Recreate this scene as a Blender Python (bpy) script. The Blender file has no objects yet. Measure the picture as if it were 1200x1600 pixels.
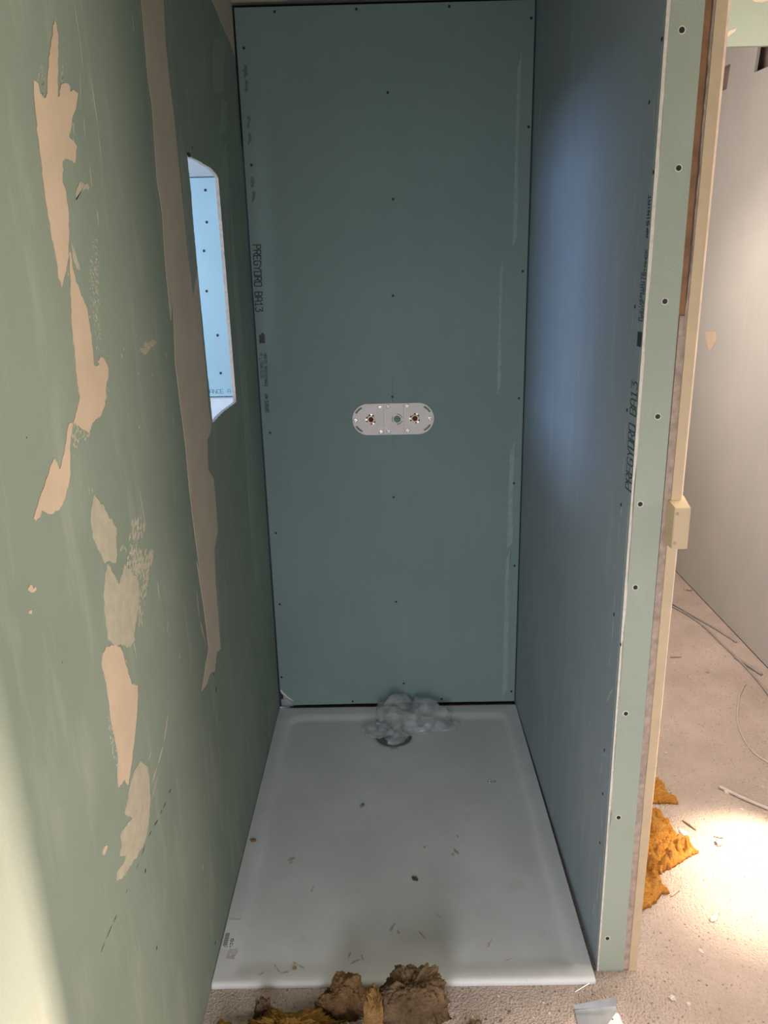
import bpy, bmesh, math, random
from mathutils import Vector, Matrix, noise
S = bpy.context.scene
COL = S.collection

# ---------------------------------------------------------------- camera
cam_data = bpy.data.cameras.new('camera'); cam = bpy.data.objects.new('camera', cam_data); COL.objects.link(cam)
S.camera = cam
CAM = Vector((0.447255676, -1.45493561, 1.59294046)); YAW, PITCH, ROLL, FPX = -0.0116275, -0.297680936, -0.0225538803, 1241.05
fw = Vector((math.sin(YAW)*math.cos(PITCH), math.cos(YAW)*math.cos(PITCH), math.sin(PITCH)))
rt = Vector((math.cos(YAW), -math.sin(YAW), 0)); up = rt.cross(fw)
rt2 = math.cos(ROLL)*rt + math.sin(ROLL)*up; up2 = -math.sin(ROLL)*rt + math.cos(ROLL)*up
cam.matrix_world = Matrix(((rt2.x, up2.x, -fw.x, CAM.x), (rt2.y, up2.y, -fw.y, CAM.y), (rt2.z, up2.z, -fw.z, CAM.z), (0, 0, 0, 1)))
cam_data.sensor_fit = 'VERTICAL'; cam_data.sensor_height = 36.0; cam_data.lens = FPX/1600*36.0
cam_data.clip_start = 0.02

# ---------------------------------------------------------------- light and exposure
S.view_settings.view_transform = 'Standard'; S.view_settings.look = 'None'
S.view_settings.exposure = 0.40; S.view_settings.gamma = 1.0; S.view_settings.use_curve_mapping = False
world = bpy.data.worlds.new('daylight'); S.world = world; world.use_nodes = True
world.node_tree.nodes['Background'].inputs[0].default_value = (0.95, 1.0, 0.95, 1)
world.node_tree.nodes['Background'].inputs[1].default_value = 0.12

def lamp(name, kind, loc, target, power, color, size=0.1, size_y=None, spread=None):
    d = bpy.data.lights.new(name, kind); o = bpy.data.objects.new(name, d); COL.objects.link(o)
    o.location = loc; o.rotation_euler = (Vector(target)-Vector(loc)).to_track_quat('-Z', 'Y').to_euler()
    d.energy = power; d.color = color
    if kind == 'AREA':
        d.size = size
        if size_y: d.shape = 'RECTANGLE'; d.size_y = size_y
        if spread: d.spread = spread
    return o
# building-site floodlight standing on the corridor floor just right of the frame
FLOOD = Vector((1.70, 0.50, 0.42))
lamp('floodlight_beam', 'AREA', FLOOD, (0.0, -0.90, 0.50), 8.5, (1.0, 0.72, 0.62), 0.035, 0.03, math.radians(55))
sp = lamp('floodlight_lower_beam', 'SPOT', (1.62, 0.45, 0.50), (1.47, 0.35, 0.0), 50.0, (1.0, 0.84, 0.62))
sp.data.spot_size = math.radians(60); sp.data.spot_blend = 0.75; sp.data.shadow_soft_size = 0.03
# daylight of the next room, seen through the opening in the left wall
lamp('next_room_daylight', 'AREA', (-1.0, 1.0, 1.55), (-0.6, 2.0, 1.45), 8.0, (0.60, 0.75, 1.0), 0.8, 0.9)
lamp('next_room_window', 'AREA', (-2.3, 0.66, 1.66), (0.9, 0.66, 1.42), 52.0, (0.42, 0.60, 1.0), 1.9, 0.56)
# added area fill above the corridor, in place of the floodlight's bounce
lamp('corridor_top_fill', 'AREA', (1.50, 0.25, 2.45), (1.30, 0.20, 0.0), 14.0, (1.0, 0.86, 0.76), 0.7, 1.1)
lamp('left_wall_fill', 'AREA', (1.92, 0.06, 1.2), (0.0, -0.35, 0.8), 21.0, (1.0, 0.90, 0.78), 0.6, 1.1)  # invented soft fill, no doorway known here; lifts the near left wall
lamp('corridor_floor_fill', 'AREA', (1.30, 1.9, 2.3), (1.35, 1.8, 0.0), 8.0, (1.0, 0.87, 0.78), 0.5, 0.7, math.radians(110))  # added downward fill for the far corridor floor, no fitting there
lamp('corridor_wall_fill', 'AREA', (1.06, 2.0, 1.45), (1.9, 2.0, 1.35), 10.0, (1.0, 0.89, 0.84), 1.5, 1.9)  # added fill hidden behind the partition, lights the corridor wall evenly
# two added fills behind the camera: warm from the right, cool from the left
lamp('rear_right_fill', 'AREA', (1.45, -2.3, 0.9), (0.1, -0.3, 0.4), 6.0, (1.0, 0.92, 0.84), 0.9, 1.2)
lamp('rear_left_fill', 'AREA', (0.06, -1.95, 0.75), (0.9, 0.05, 0.40), 16.5, (0.86, 0.86, 1.0), 0.9, 0.9, math.radians(110))

FLOOR_Z = -0.015; CEIL_Z = 2.352; BACK_Y = 1.2226; HALL_X = 1.977

# ---------------------------------------------------------------- measured outlines of the compound on the walls
# joint compound outlines on the left wall, as (y, z) in metres
LEFT_PATCH = [[(-0.23,1.926),(-0.225,1.919),(-0.224,1.907),(-0.239,1.87),(-0.254,1.826),(-0.241,1.838),(-0.237,1.845),(-0.218,1.851),(-0.203,1.849),(-0.205,1.842),(-0.188,1.847),(-0.174,1.846),(-0.186,1.829),(-0.206,1.812),(-0.219,1.793),(-0.232,1.78),(-0.206,1.772),(-0.214,1.757),(-0.224,1.746),(-0.242,1.751),(-0.267,1.745),(-0.277,1.717),(-0.27,1.704),(-0.27,1.676),(-0.282,1.639),(-0.292,1.616),(-0.314,1.593),(-0.329,1.577),(-0.337,1.591),(-0.335,1.613),(-0.341,1.65),(-0.344,1.69),(-0.343,1.711),(-0.341,1.734),(-0.34,1.764),(-0.338,1.79),(-0.335,1.817),(-0.331,1.831),(-0.317,1.83),(-0.315,1.818),(-0.302,1.816),(-0.291,1.823),(-0.277,1.854),(-0.26,1.883),(-0.242,1.907)],
 [(-0.286,1.625),(-0.281,1.622),(-0.279,1.593),(-0.266,1.572),(-0.246,1.544),(-0.244,1.52),(-0.244,1.491),(-0.247,1.462),(-0.223,1.459),(-0.229,1.468),(-0.214,1.472),(-0.197,1.464),(-0.187,1.451),(-0.191,1.44),(-0.212,1.423),(-0.211,1.413),(-0.222,1.398),(-0.25,1.384),(-0.283,1.382),(-0.301,1.37),(-0.323,1.379),(-0.347,1.393),(-0.355,1.393),(-0.333,1.41),(-0.317,1.427),(-0.319,1.444),(-0.316,1.474),(-0.315,1.504),(-0.31,1.536),(-0.299,1.576),(-0.292,1.602)],
 [(-0.371,1.396),(-0.356,1.394),(-0.366,1.383),(-0.377,1.364),(-0.384,1.341),(-0.395,1.32),(-0.418,1.302),(-0.44,1.293),(-0.464,1.295),(-0.492,1.308),(-0.498,1.302),(-0.511,1.3),(-0.517,1.306),(-0.506,1.313),(-0.477,1.333),(-0.445,1.356),(-0.431,1.363),(-0.421,1.344),(-0.397,1.362),(-0.383,1.38)],
 [(-0.346,1.043),(-0.305,1.027),(-0.284,1.006),(-0.277,0.983),(-0.27,0.957),(-0.261,0.93),(-0.232,0.913),(-0.252,0.873),(-0.276,0.841),(-0.297,0.82),(-0.318,0.799),(-0.334,0.785),(-0.347,0.805),(-0.372,0.808),(-0.367,0.833),(-0.357,0.86),(-0.361,0.896),(-0.365,0.925),(-0.363,0.961),(-0.365,0.999),(-0.371,1.027),(-0.361,1.04)],
 [(-0.466,0.759),(-0.457,0.764),(-0.448,0.761),(-0.445,0.756),(-0.455,0.753)],
 [(-0.56,1.229),(-0.552,1.231),(-0.546,1.223),(-0.539,1.224),(-0.538,1.219),(-0.55,1.22)],
 [(-0.565,1.202),(-0.558,1.2),(-0.56,1.196),(-0.567,1.199)]]
LEFT_SKIM = [[(-0.312,1.278),(-0.295,1.263),(-0.271,1.237),(-0.238,1.2),(-0.249,1.17),(-0.259,1.149),(-0.276,1.155),(-0.292,1.166),(-0.306,1.166),(-0.324,1.194),(-0.338,1.219),(-0.338,1.243),(-0.329,1.263)],
 [(-0.295,1.161),(-0.279,1.14),(-0.257,1.111),(-0.236,1.121),(-0.225,1.134),(-0.191,1.106),(-0.164,1.078),(-0.177,1.041),(-0.197,1.022),(-0.221,1.002),(-0.219,0.993),(-0.246,0.992),(-0.268,1.006),(-0.286,1.02),(-0.306,1.025),(-0.333,1.049),(-0.331,1.084),(-0.327,1.122),(-0.31,1.15)],
 [(-0.263,0.783),(-0.235,0.753),(-0.232,0.726),(-0.241,0.688),(-0.256,0.662),(-0.276,0.645),(-0.299,0.639),(-0.338,0.644),(-0.381,0.657),(-0.41,0.664),(-0.429,0.679),(-0.422,0.69),(-0.396,0.682),(-0.379,0.685),(-0.409,0.707),(-0.392,0.711),(-0.389,0.732),(-0.355,0.728),(-0.334,0.72),(-0.362,0.751),(-0.342,0.764),(-0.319,0.782),(-0.293,0.787)],
 [(-0.239,1.693),(-0.23,1.707),(-0.215,1.719),(-0.199,1.724),(-0.178,1.722),(-0.169,1.718),(-0.198,1.714),(-0.216,1.707)],
 [(-0.275,1.638),(-0.265,1.631),(-0.254,1.6),(-0.264,1.601),(-0.275,1.616)]]
LEFT_JOINT = [[(0.22,2.086),(0.223,2.076),(0.223,2.024),(0.217,1.951),(0.228,1.899),(0.221,1.842),(0.211,1.764),(0.227,1.707),(0.212,1.605),(0.213,1.501),(0.246,1.542),(0.214,1.415),(0.223,1.324),(0.233,1.229),(0.228,1.144),(0.235,1.058),(0.245,0.978),(0.249,0.935),(0.232,0.965),(0.245,0.901),(0.257,0.836),(0.263,0.771),(0.264,0.731),(0.224,0.712),(0.2,0.694),(0.167,0.673),(0.22,0.663),(0.257,0.671),(0.301,0.651),(0.339,0.685),(0.382,0.671),(0.388,0.752),(0.391,0.849),(0.412,0.945),(0.406,0.93),(0.463,0.962),(0.468,1.04),(0.466,1.099),(0.419,1.135),(0.436,1.205),(0.475,1.213),(0.495,1.233),(0.478,1.282),(0.483,1.384),(0.477,1.485),(0.49,1.601),(0.422,1.536),(0.407,1.629),(0.403,1.718),(0.4,1.783),(0.398,1.846),(0.395,1.908),(0.383,1.966),(0.379,2.044),(0.394,2.124),(0.397,2.137)]]
LEFT_FAINT = [[(0.446,1.9),(0.46,1.854),(0.474,1.841),(0.486,1.831),(0.493,1.769),(0.48,1.63),(0.464,1.534),(0.488,1.484),(0.472,1.355),(0.471,1.235),(0.495,1.233),(0.494,1.383),(0.424,1.488),(0.419,1.606),(0.419,1.719),(0.42,1.785),(0.421,1.849)],
 [(0.902,2.182),(1.093,2.227),(1.029,2.148),(0.982,2.069),(0.903,2.051),(0.847,2.045),(0.866,2.112)],
 [(0.96,2.049),(1.036,2.052),(0.98,1.966),(0.891,1.952)],
 [(0.922,1.92),(0.974,1.938),(0.968,1.81),(0.984,1.794),(0.851,1.782),(0.869,1.855)],
 [(0.98,1.759),(0.983,1.648),(0.997,1.515),(1.027,1.323),(1.032,1.053),(0.992,0.814),(0.987,0.75),(0.916,0.782),(0.923,0.941),(0.939,1.205),(0.923,1.421),(0.933,1.607)],
 [(0.915,0.703),(1.013,0.689),(1.019,0.607),(0.93,0.62)]]
LEFT_CEILBAND = [[(0.752,2.236),(0.888,2.213),(0.973,2.203),(1.042,2.201),(1.08,2.226),(1.196,2.226),(1.293,2.361),(1.284,2.389)]]
# flecks as (y, z, length, width, lean)
FLECK_SPECKLE = [(-0.219,1.533,0.0020,0.0040,1.57),(-0.217,1.548,0.0020,0.0020,3.14),(-0.191,1.583,0.0020,0.0040,3.14),(-0.185,1.632,0.0028,0.0020,-2.36),(-0.180,1.614,0.0028,0.0040,-2.36),(-0.192,1.583,0.0040,0.0020,3.14),(-0.220,1.573,0.0040,0.0020,3.14),(-0.219,1.585,0.0040,0.0020,3.14),(-0.189,1.576,0.0020,0.0020,3.14),(-0.210,1.557,0.0020,0.0020,3.14),(-0.174,1.625,0.0045,0.0020,2.68),(-0.201,1.544,0.0063,0.0020,-2.82),(-0.206,1.547,0.0028,0.0020,2.36),(-0.208,1.531,0.0020,0.0020,3.14),(-0.207,1.577,0.0020,0.0040,3.14),(-0.203,1.541,0.0040,0.0020,3.14),(-0.225,1.548,0.0020,0.0020,-1.57),(-0.197,1.610,0.0045,0.0020,2.68),(-0.185,1.635,0.0045,0.0020,-2.03),(-0.190,1.596,0.0040,0.0020,3.14),(-0.208,1.583,0.0028,0.0040,2.36),(-0.221,1.556,0.0020,0.0020,3.14),(-0.210,1.568,0.0028,0.0020,2.36),(-0.184,1.604,0.0028,0.0020,-2.36),(-0.202,1.614,0.0020,0.0020,3.14),(-0.193,1.554,0.0040,0.0040,3.14),(-0.191,1.564,0.0028,0.0020,-2.36),(-0.212,1.553,0.0020,0.0040,3.14),(-0.234,1.532,0.0020,0.0020,3.14),(-0.225,1.560,0.0028,0.0040,2.36),(-0.181,1.601,0.0045,0.0040,2.68),(-0.190,1.611,0.0020,0.0020,3.14),(-0.191,1.556,0.0020,0.0020,3.14),(-0.204,1.587,0.0000,0.0020,0.00),(-0.219,1.558,0.0020,0.0020,3.14),(-0.190,1.575,0.0045,0.0020,-2.68),(-0.168,1.645,0.0045,0.0020,-2.03),(-0.192,1.601,0.0045,0.0020,2.68),(-0.195,1.575,0.0020,0.0040,3.14),(-0.236,1.533,0.0040,0.0020,3.14),(-0.174,1.644,0.0028,0.0020,-2.36),(-0.233,1.534,0.0020,0.0040,3.14),(-0.181,1.615,0.0020,0.0020,3.14),(-0.213,1.583,0.0020,0.0020,3.14),(-0.195,1.567,0.0040,0.0040,3.14),(-0.209,1.605,0.0020,0.0040,3.14),(-0.200,1.613,0.0020,0.0040,3.14),(-0.175,1.644,0.0020,0.0040,3.14),(-0.183,1.646,0.0020,0.0020,3.14),(-0.218,1.541,0.0020,0.0020,3.14),(-0.192,1.556,0.0020,0.0020,3.14),(-0.222,1.543,0.0020,0.0000,3.14),(-0.178,1.634,0.0028,0.0040,2.36),(-0.199,1.574,0.0028,0.0020,-2.36),(-0.190,1.567,0.0040,0.0020,3.14),(-0.237,1.533,0.0045,0.0040,2.68),(-0.170,1.641,0.0020,0.0020,3.14),(-0.197,1.588,0.0040,0.0020,3.14),(-0.166,1.642,0.0028,0.0020,2.36),(-0.205,1.600,0.0045,0.0020,2.68),(-0.186,1.641,0.0040,0.0020,3.14),(-0.210,1.551,0.0028,0.0020,2.36),(-0.173,1.633,0.0045,0.0040,2.68),(-0.181,1.624,0.0020,0.0020,3.14),(-0.202,1.583,0.0020,0.0020,3.14),(-0.183,1.586,0.0020,0.0000,3.14),(-0.210,1.573,0.0028,0.0020,2.36),(-0.231,1.549,0.0045,0.0020,-2.68),(-0.211,1.595,0.0045,0.0040,2.68),(-0.179,1.624,0.0040,0.0020,3.14),(-0.235,1.532,0.0028,0.0040,-2.36),(-0.195,1.549,0.0040,0.0020,3.14),(-0.209,1.574,0.0028,0.0020,-2.36),(-0.189,1.602,0.0063,0.0020,-2.82),(-0.185,1.592,0.0020,0.0020,3.14),(-0.187,1.570,0.0040,0.0020,3.14),(-0.208,1.583,0.0028,0.0020,-2.36),(-0.218,1.574,0.0000,0.0020,0.00),(-0.165,1.643,0.0045,0.0040,2.68),(-0.183,1.611,0.0040,0.0020,3.14),(-0.183,1.629,0.0020,0.0020,3.14),(-0.194,1.570,0.0020,0.0040,3.14),(-0.211,1.601,0.0028,0.0040,2.36),(-0.223,1.562,0.0028,0.0020,-2.36),(-0.173,1.622,0.0020,0.0040,3.14),(-0.181,1.610,0.0020,0.0020,3.14),(-0.186,1.600,0.0020,0.0040,3.14),(-0.211,1.531,0.0040,0.0020,3.14),(-0.177,1.616,0.0040,0.0040,3.14),(-0.201,1.538,0.0028,0.0020,-2.36),(-0.208,1.579,0.0057,0.0020,2.36),(-0.179,1.594,0.0020,0.0020,3.14),(-0.185,1.599,0.0020,0.0020,3.14),(-0.223,1.485,0.0045,0.0020,-2.68),(-0.214,1.549,0.0045,0.0020,-2.68),(-0.176,1.605,0.0000,0.0020,0.00),(-0.215,1.501,0.0040,0.0020,3.14),(-0.220,1.499,0.0028,0.0040,2.36),(-0.189,1.550,0.0045,0.0020,-2.68),(-0.200,1.606,0.0028,0.0020,-2.36),(-0.203,1.502,0.0028,0.0020,2.36),(-0.188,1.563,0.0020,0.0020,3.14),(-0.181,1.605,0.0028,0.0020,-2.36),(-0.208,1.552,0.0045,0.0020,2.68),(-0.197,1.539,0.0028,0.0020,-2.36),(-0.180,1.615,0.0040,0.0040,3.14),(-0.203,1.612,0.0045,0.0020,2.68),(-0.214,1.547,0.0000,0.0020,0.00),(-0.199,1.578,0.0040,0.0020,3.14),(-0.170,1.611,0.0020,0.0020,-1.57),(-0.205,1.498,0.0045,0.0020,-2.68),(-0.179,1.608,0.0020,0.0020,3.14),(-0.224,1.508,0.0045,0.0020,-2.68),(-0.225,1.485,0.0020,0.0040,3.14),(-0.180,1.593,0.0045,0.0020,2.03),(-0.183,1.592,0.0045,0.0040,2.68),(-0.192,1.570,0.0045,0.0020,-2.68),(-0.208,1.532,0.0020,0.0020,3.14),(-0.226,1.486,0.0040,0.0020,3.14),(-0.206,1.584,0.0020,0.0020,3.14),(-0.214,1.526,0.0057,0.0020,-2.36),(-0.199,1.611,0.0040,0.0020,3.14),(-0.203,1.518,0.0060,0.0020,3.14),(-0.198,1.610,0.0045,0.0020,-2.68),(-0.216,1.553,0.0063,0.0020,2.82),(-0.198,1.594,0.0040,0.0020,3.14),(-0.189,1.581,0.0063,0.0020,-2.82),(-0.182,1.583,0.0020,0.0020,3.14),(-0.205,1.599,0.0028,0.0020,2.36),(-0.208,1.480,0.0028,0.0020,-2.36),(-0.198,1.611,0.0028,0.0020,2.36),(-0.201,1.614,0.0045,0.0040,2.68),(-0.220,1.489,0.0028,0.0020,-2.36),(-0.211,1.585,0.0020,0.0020,3.14),(-0.188,1.556,0.0020,0.0040,3.14),(-0.172,1.612,0.0020,0.0020,3.14),(-0.178,1.595,0.0020,0.0020,3.14),(-0.221,1.529,0.0020,0.0020,3.14),(-0.209,1.502,0.0028,0.0020,-2.36),(-0.193,1.584,0.0020,0.0020,3.14),(-0.220,1.521,0.0020,0.0040,3.14),(-0.202,1.597,0.0020,0.0020,3.14),(-0.207,1.566,0.0040,0.0040,3.14),(-0.201,1.544,0.0028,0.0040,2.36),(-0.210,1.532,0.0040,0.0020,3.14),(-0.201,1.505,0.0045,0.0020,-2.68),(-0.202,1.512,0.0040,0.0020,3.14),(-0.194,1.607,0.0020,0.0020,3.14),(-0.225,1.512,0.0020,0.0020,3.14),(-0.214,1.578,0.0020,0.0020,3.14),(-0.193,1.556,0.0028,0.0020,2.36),(-0.208,1.530,0.0040,0.0040,3.14),(-0.207,1.589,0.0057,0.0040,-2.36),(-0.199,1.568,0.0060,0.0020,3.14),(-0.203,1.596,0.0020,0.0020,3.14),(-0.202,1.498,0.0020,0.0040,3.14),(-0.196,1.575,0.0040,0.0020,3.14),(-0.210,1.524,0.0020,0.0020,3.14),(-0.188,1.593,0.0028,0.0020,2.36),(-0.207,1.613,0.0028,0.0040,-2.36),(-0.188,1.584,0.0028,0.0040,2.36),(-0.191,1.600,0.0063,0.0040,-2.82),(-0.200,1.584,0.0028,0.0020,-2.36),(-0.210,1.504,0.0045,0.0020,-2.68),(-0.192,1.603,0.0028,0.0040,2.36),(-0.217,1.480,0.0020,0.0020,3.14),(-0.183,1.581,0.0045,0.0020,-2.68),(-0.211,1.535,0.0045,0.0020,-2.68),(-0.195,1.572,0.0040,0.0020,3.14),(-0.204,1.554,0.0045,0.0040,2.03),(-0.211,1.540,0.0000,0.0020,0.00),(-0.210,1.512,0.0020,0.0020,3.14),(-0.204,1.580,0.0040,0.0020,3.14),(-0.218,1.526,0.0028,0.0020,-2.36),(-0.210,1.599,0.0020,0.0020,3.14),(-0.208,1.599,0.0020,0.0020,3.14),(-0.192,1.600,0.0040,0.0020,3.14),(-0.198,1.547,0.0020,0.0040,3.14),(-0.216,1.484,0.0045,0.0020,-2.68),(-0.207,1.506,0.0045,0.0020,-2.68),(-0.198,1.522,0.0028,0.0020,-2.36),(-0.195,1.620,0.0057,0.0020,-2.36),(-0.183,1.612,0.0020,0.0020,3.14),(-0.195,1.600,0.0040,0.0040,3.14),(-0.191,1.600,0.0045,0.0020,-2.68),(-0.204,1.520,0.0040,0.0020,3.14),(-0.209,1.515,0.0020,0.0020,3.14),(-0.185,1.595,0.0028,0.0020,-2.36),(-0.182,1.581,0.0045,0.0020,-2.68),(-0.194,1.585,0.0028,0.0020,-2.36),(-0.196,1.527,0.0028,0.0000,-2.36),(-0.223,1.487,0.0040,0.0040,3.14),(-0.172,1.606,0.0020,0.0040,3.14),(-0.221,1.510,0.0020,0.0040,3.14),(-0.207,1.499,0.0060,0.0020,3.14),(-0.220,1.538,0.0045,0.0020,2.68),(-0.214,1.549,0.0040,0.0040,3.14),(-0.200,1.594,0.0060,0.0040,3.14),(-0.222,1.530,0.0020,0.0040,3.14),(-0.206,1.527,0.0028,0.0040,2.36)]
FLECK_SMEAR_UPPER = [(0.033,1.465,0.0240,0.0060,-1.57),(0.021,1.455,0.0241,0.0080,-1.65),(-0.004,1.463,0.0201,0.0040,-1.67),(0.059,1.469,0.0320,0.0080,-1.57),(0.034,1.457,0.0321,0.0040,-1.63),(0.033,1.466,0.0122,0.0080,-1.74),(0.084,1.467,0.0281,0.0060,-1.50),(0.011,1.457,0.0140,0.0100,-1.57),(0.012,1.457,0.0140,0.0060,-1.57),(0.068,1.470,0.0260,0.0080,-1.57),(0.063,1.466,0.0260,0.0080,-1.57),(0.045,1.462,0.0160,0.0080,-1.57),(0.041,1.463,0.0301,0.0080,-1.64),(0.069,1.465,0.0201,0.0100,-1.67),(0.030,1.470,0.0221,0.0060,-1.66),(0.020,1.467,0.0181,0.0040,-1.68),(0.024,1.462,0.0260,0.0060,-1.57),(0.031,1.459,0.0140,0.0040,-1.57),(0.032,1.460,0.0180,0.0060,-1.57),(0.024,1.471,0.0161,0.0060,-1.70),(0.009,1.460,0.0341,0.0080,-1.63),(0.082,1.468,0.0300,0.0060,-1.57),(0.066,1.468,0.0184,0.0100,-1.79),(0.025,1.458,0.0261,0.0080,-1.65),(0.048,1.462,0.0300,0.0060,-1.57),(0.034,1.469,0.0261,0.0060,-1.65),(-0.025,1.489,0.0072,0.0020,-2.16),(-0.054,1.474,0.0020,0.0040,3.14),(-0.060,1.538,0.0020,0.0020,3.14),(-0.023,1.504,0.0000,0.0040,0.00),(-0.075,1.521,0.0020,0.0040,3.14),(0.089,1.510,0.0028,0.0040,2.36),(-0.002,1.481,0.0057,0.0040,-2.36),(-0.108,1.519,0.0028,0.0040,-2.36)]
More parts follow.
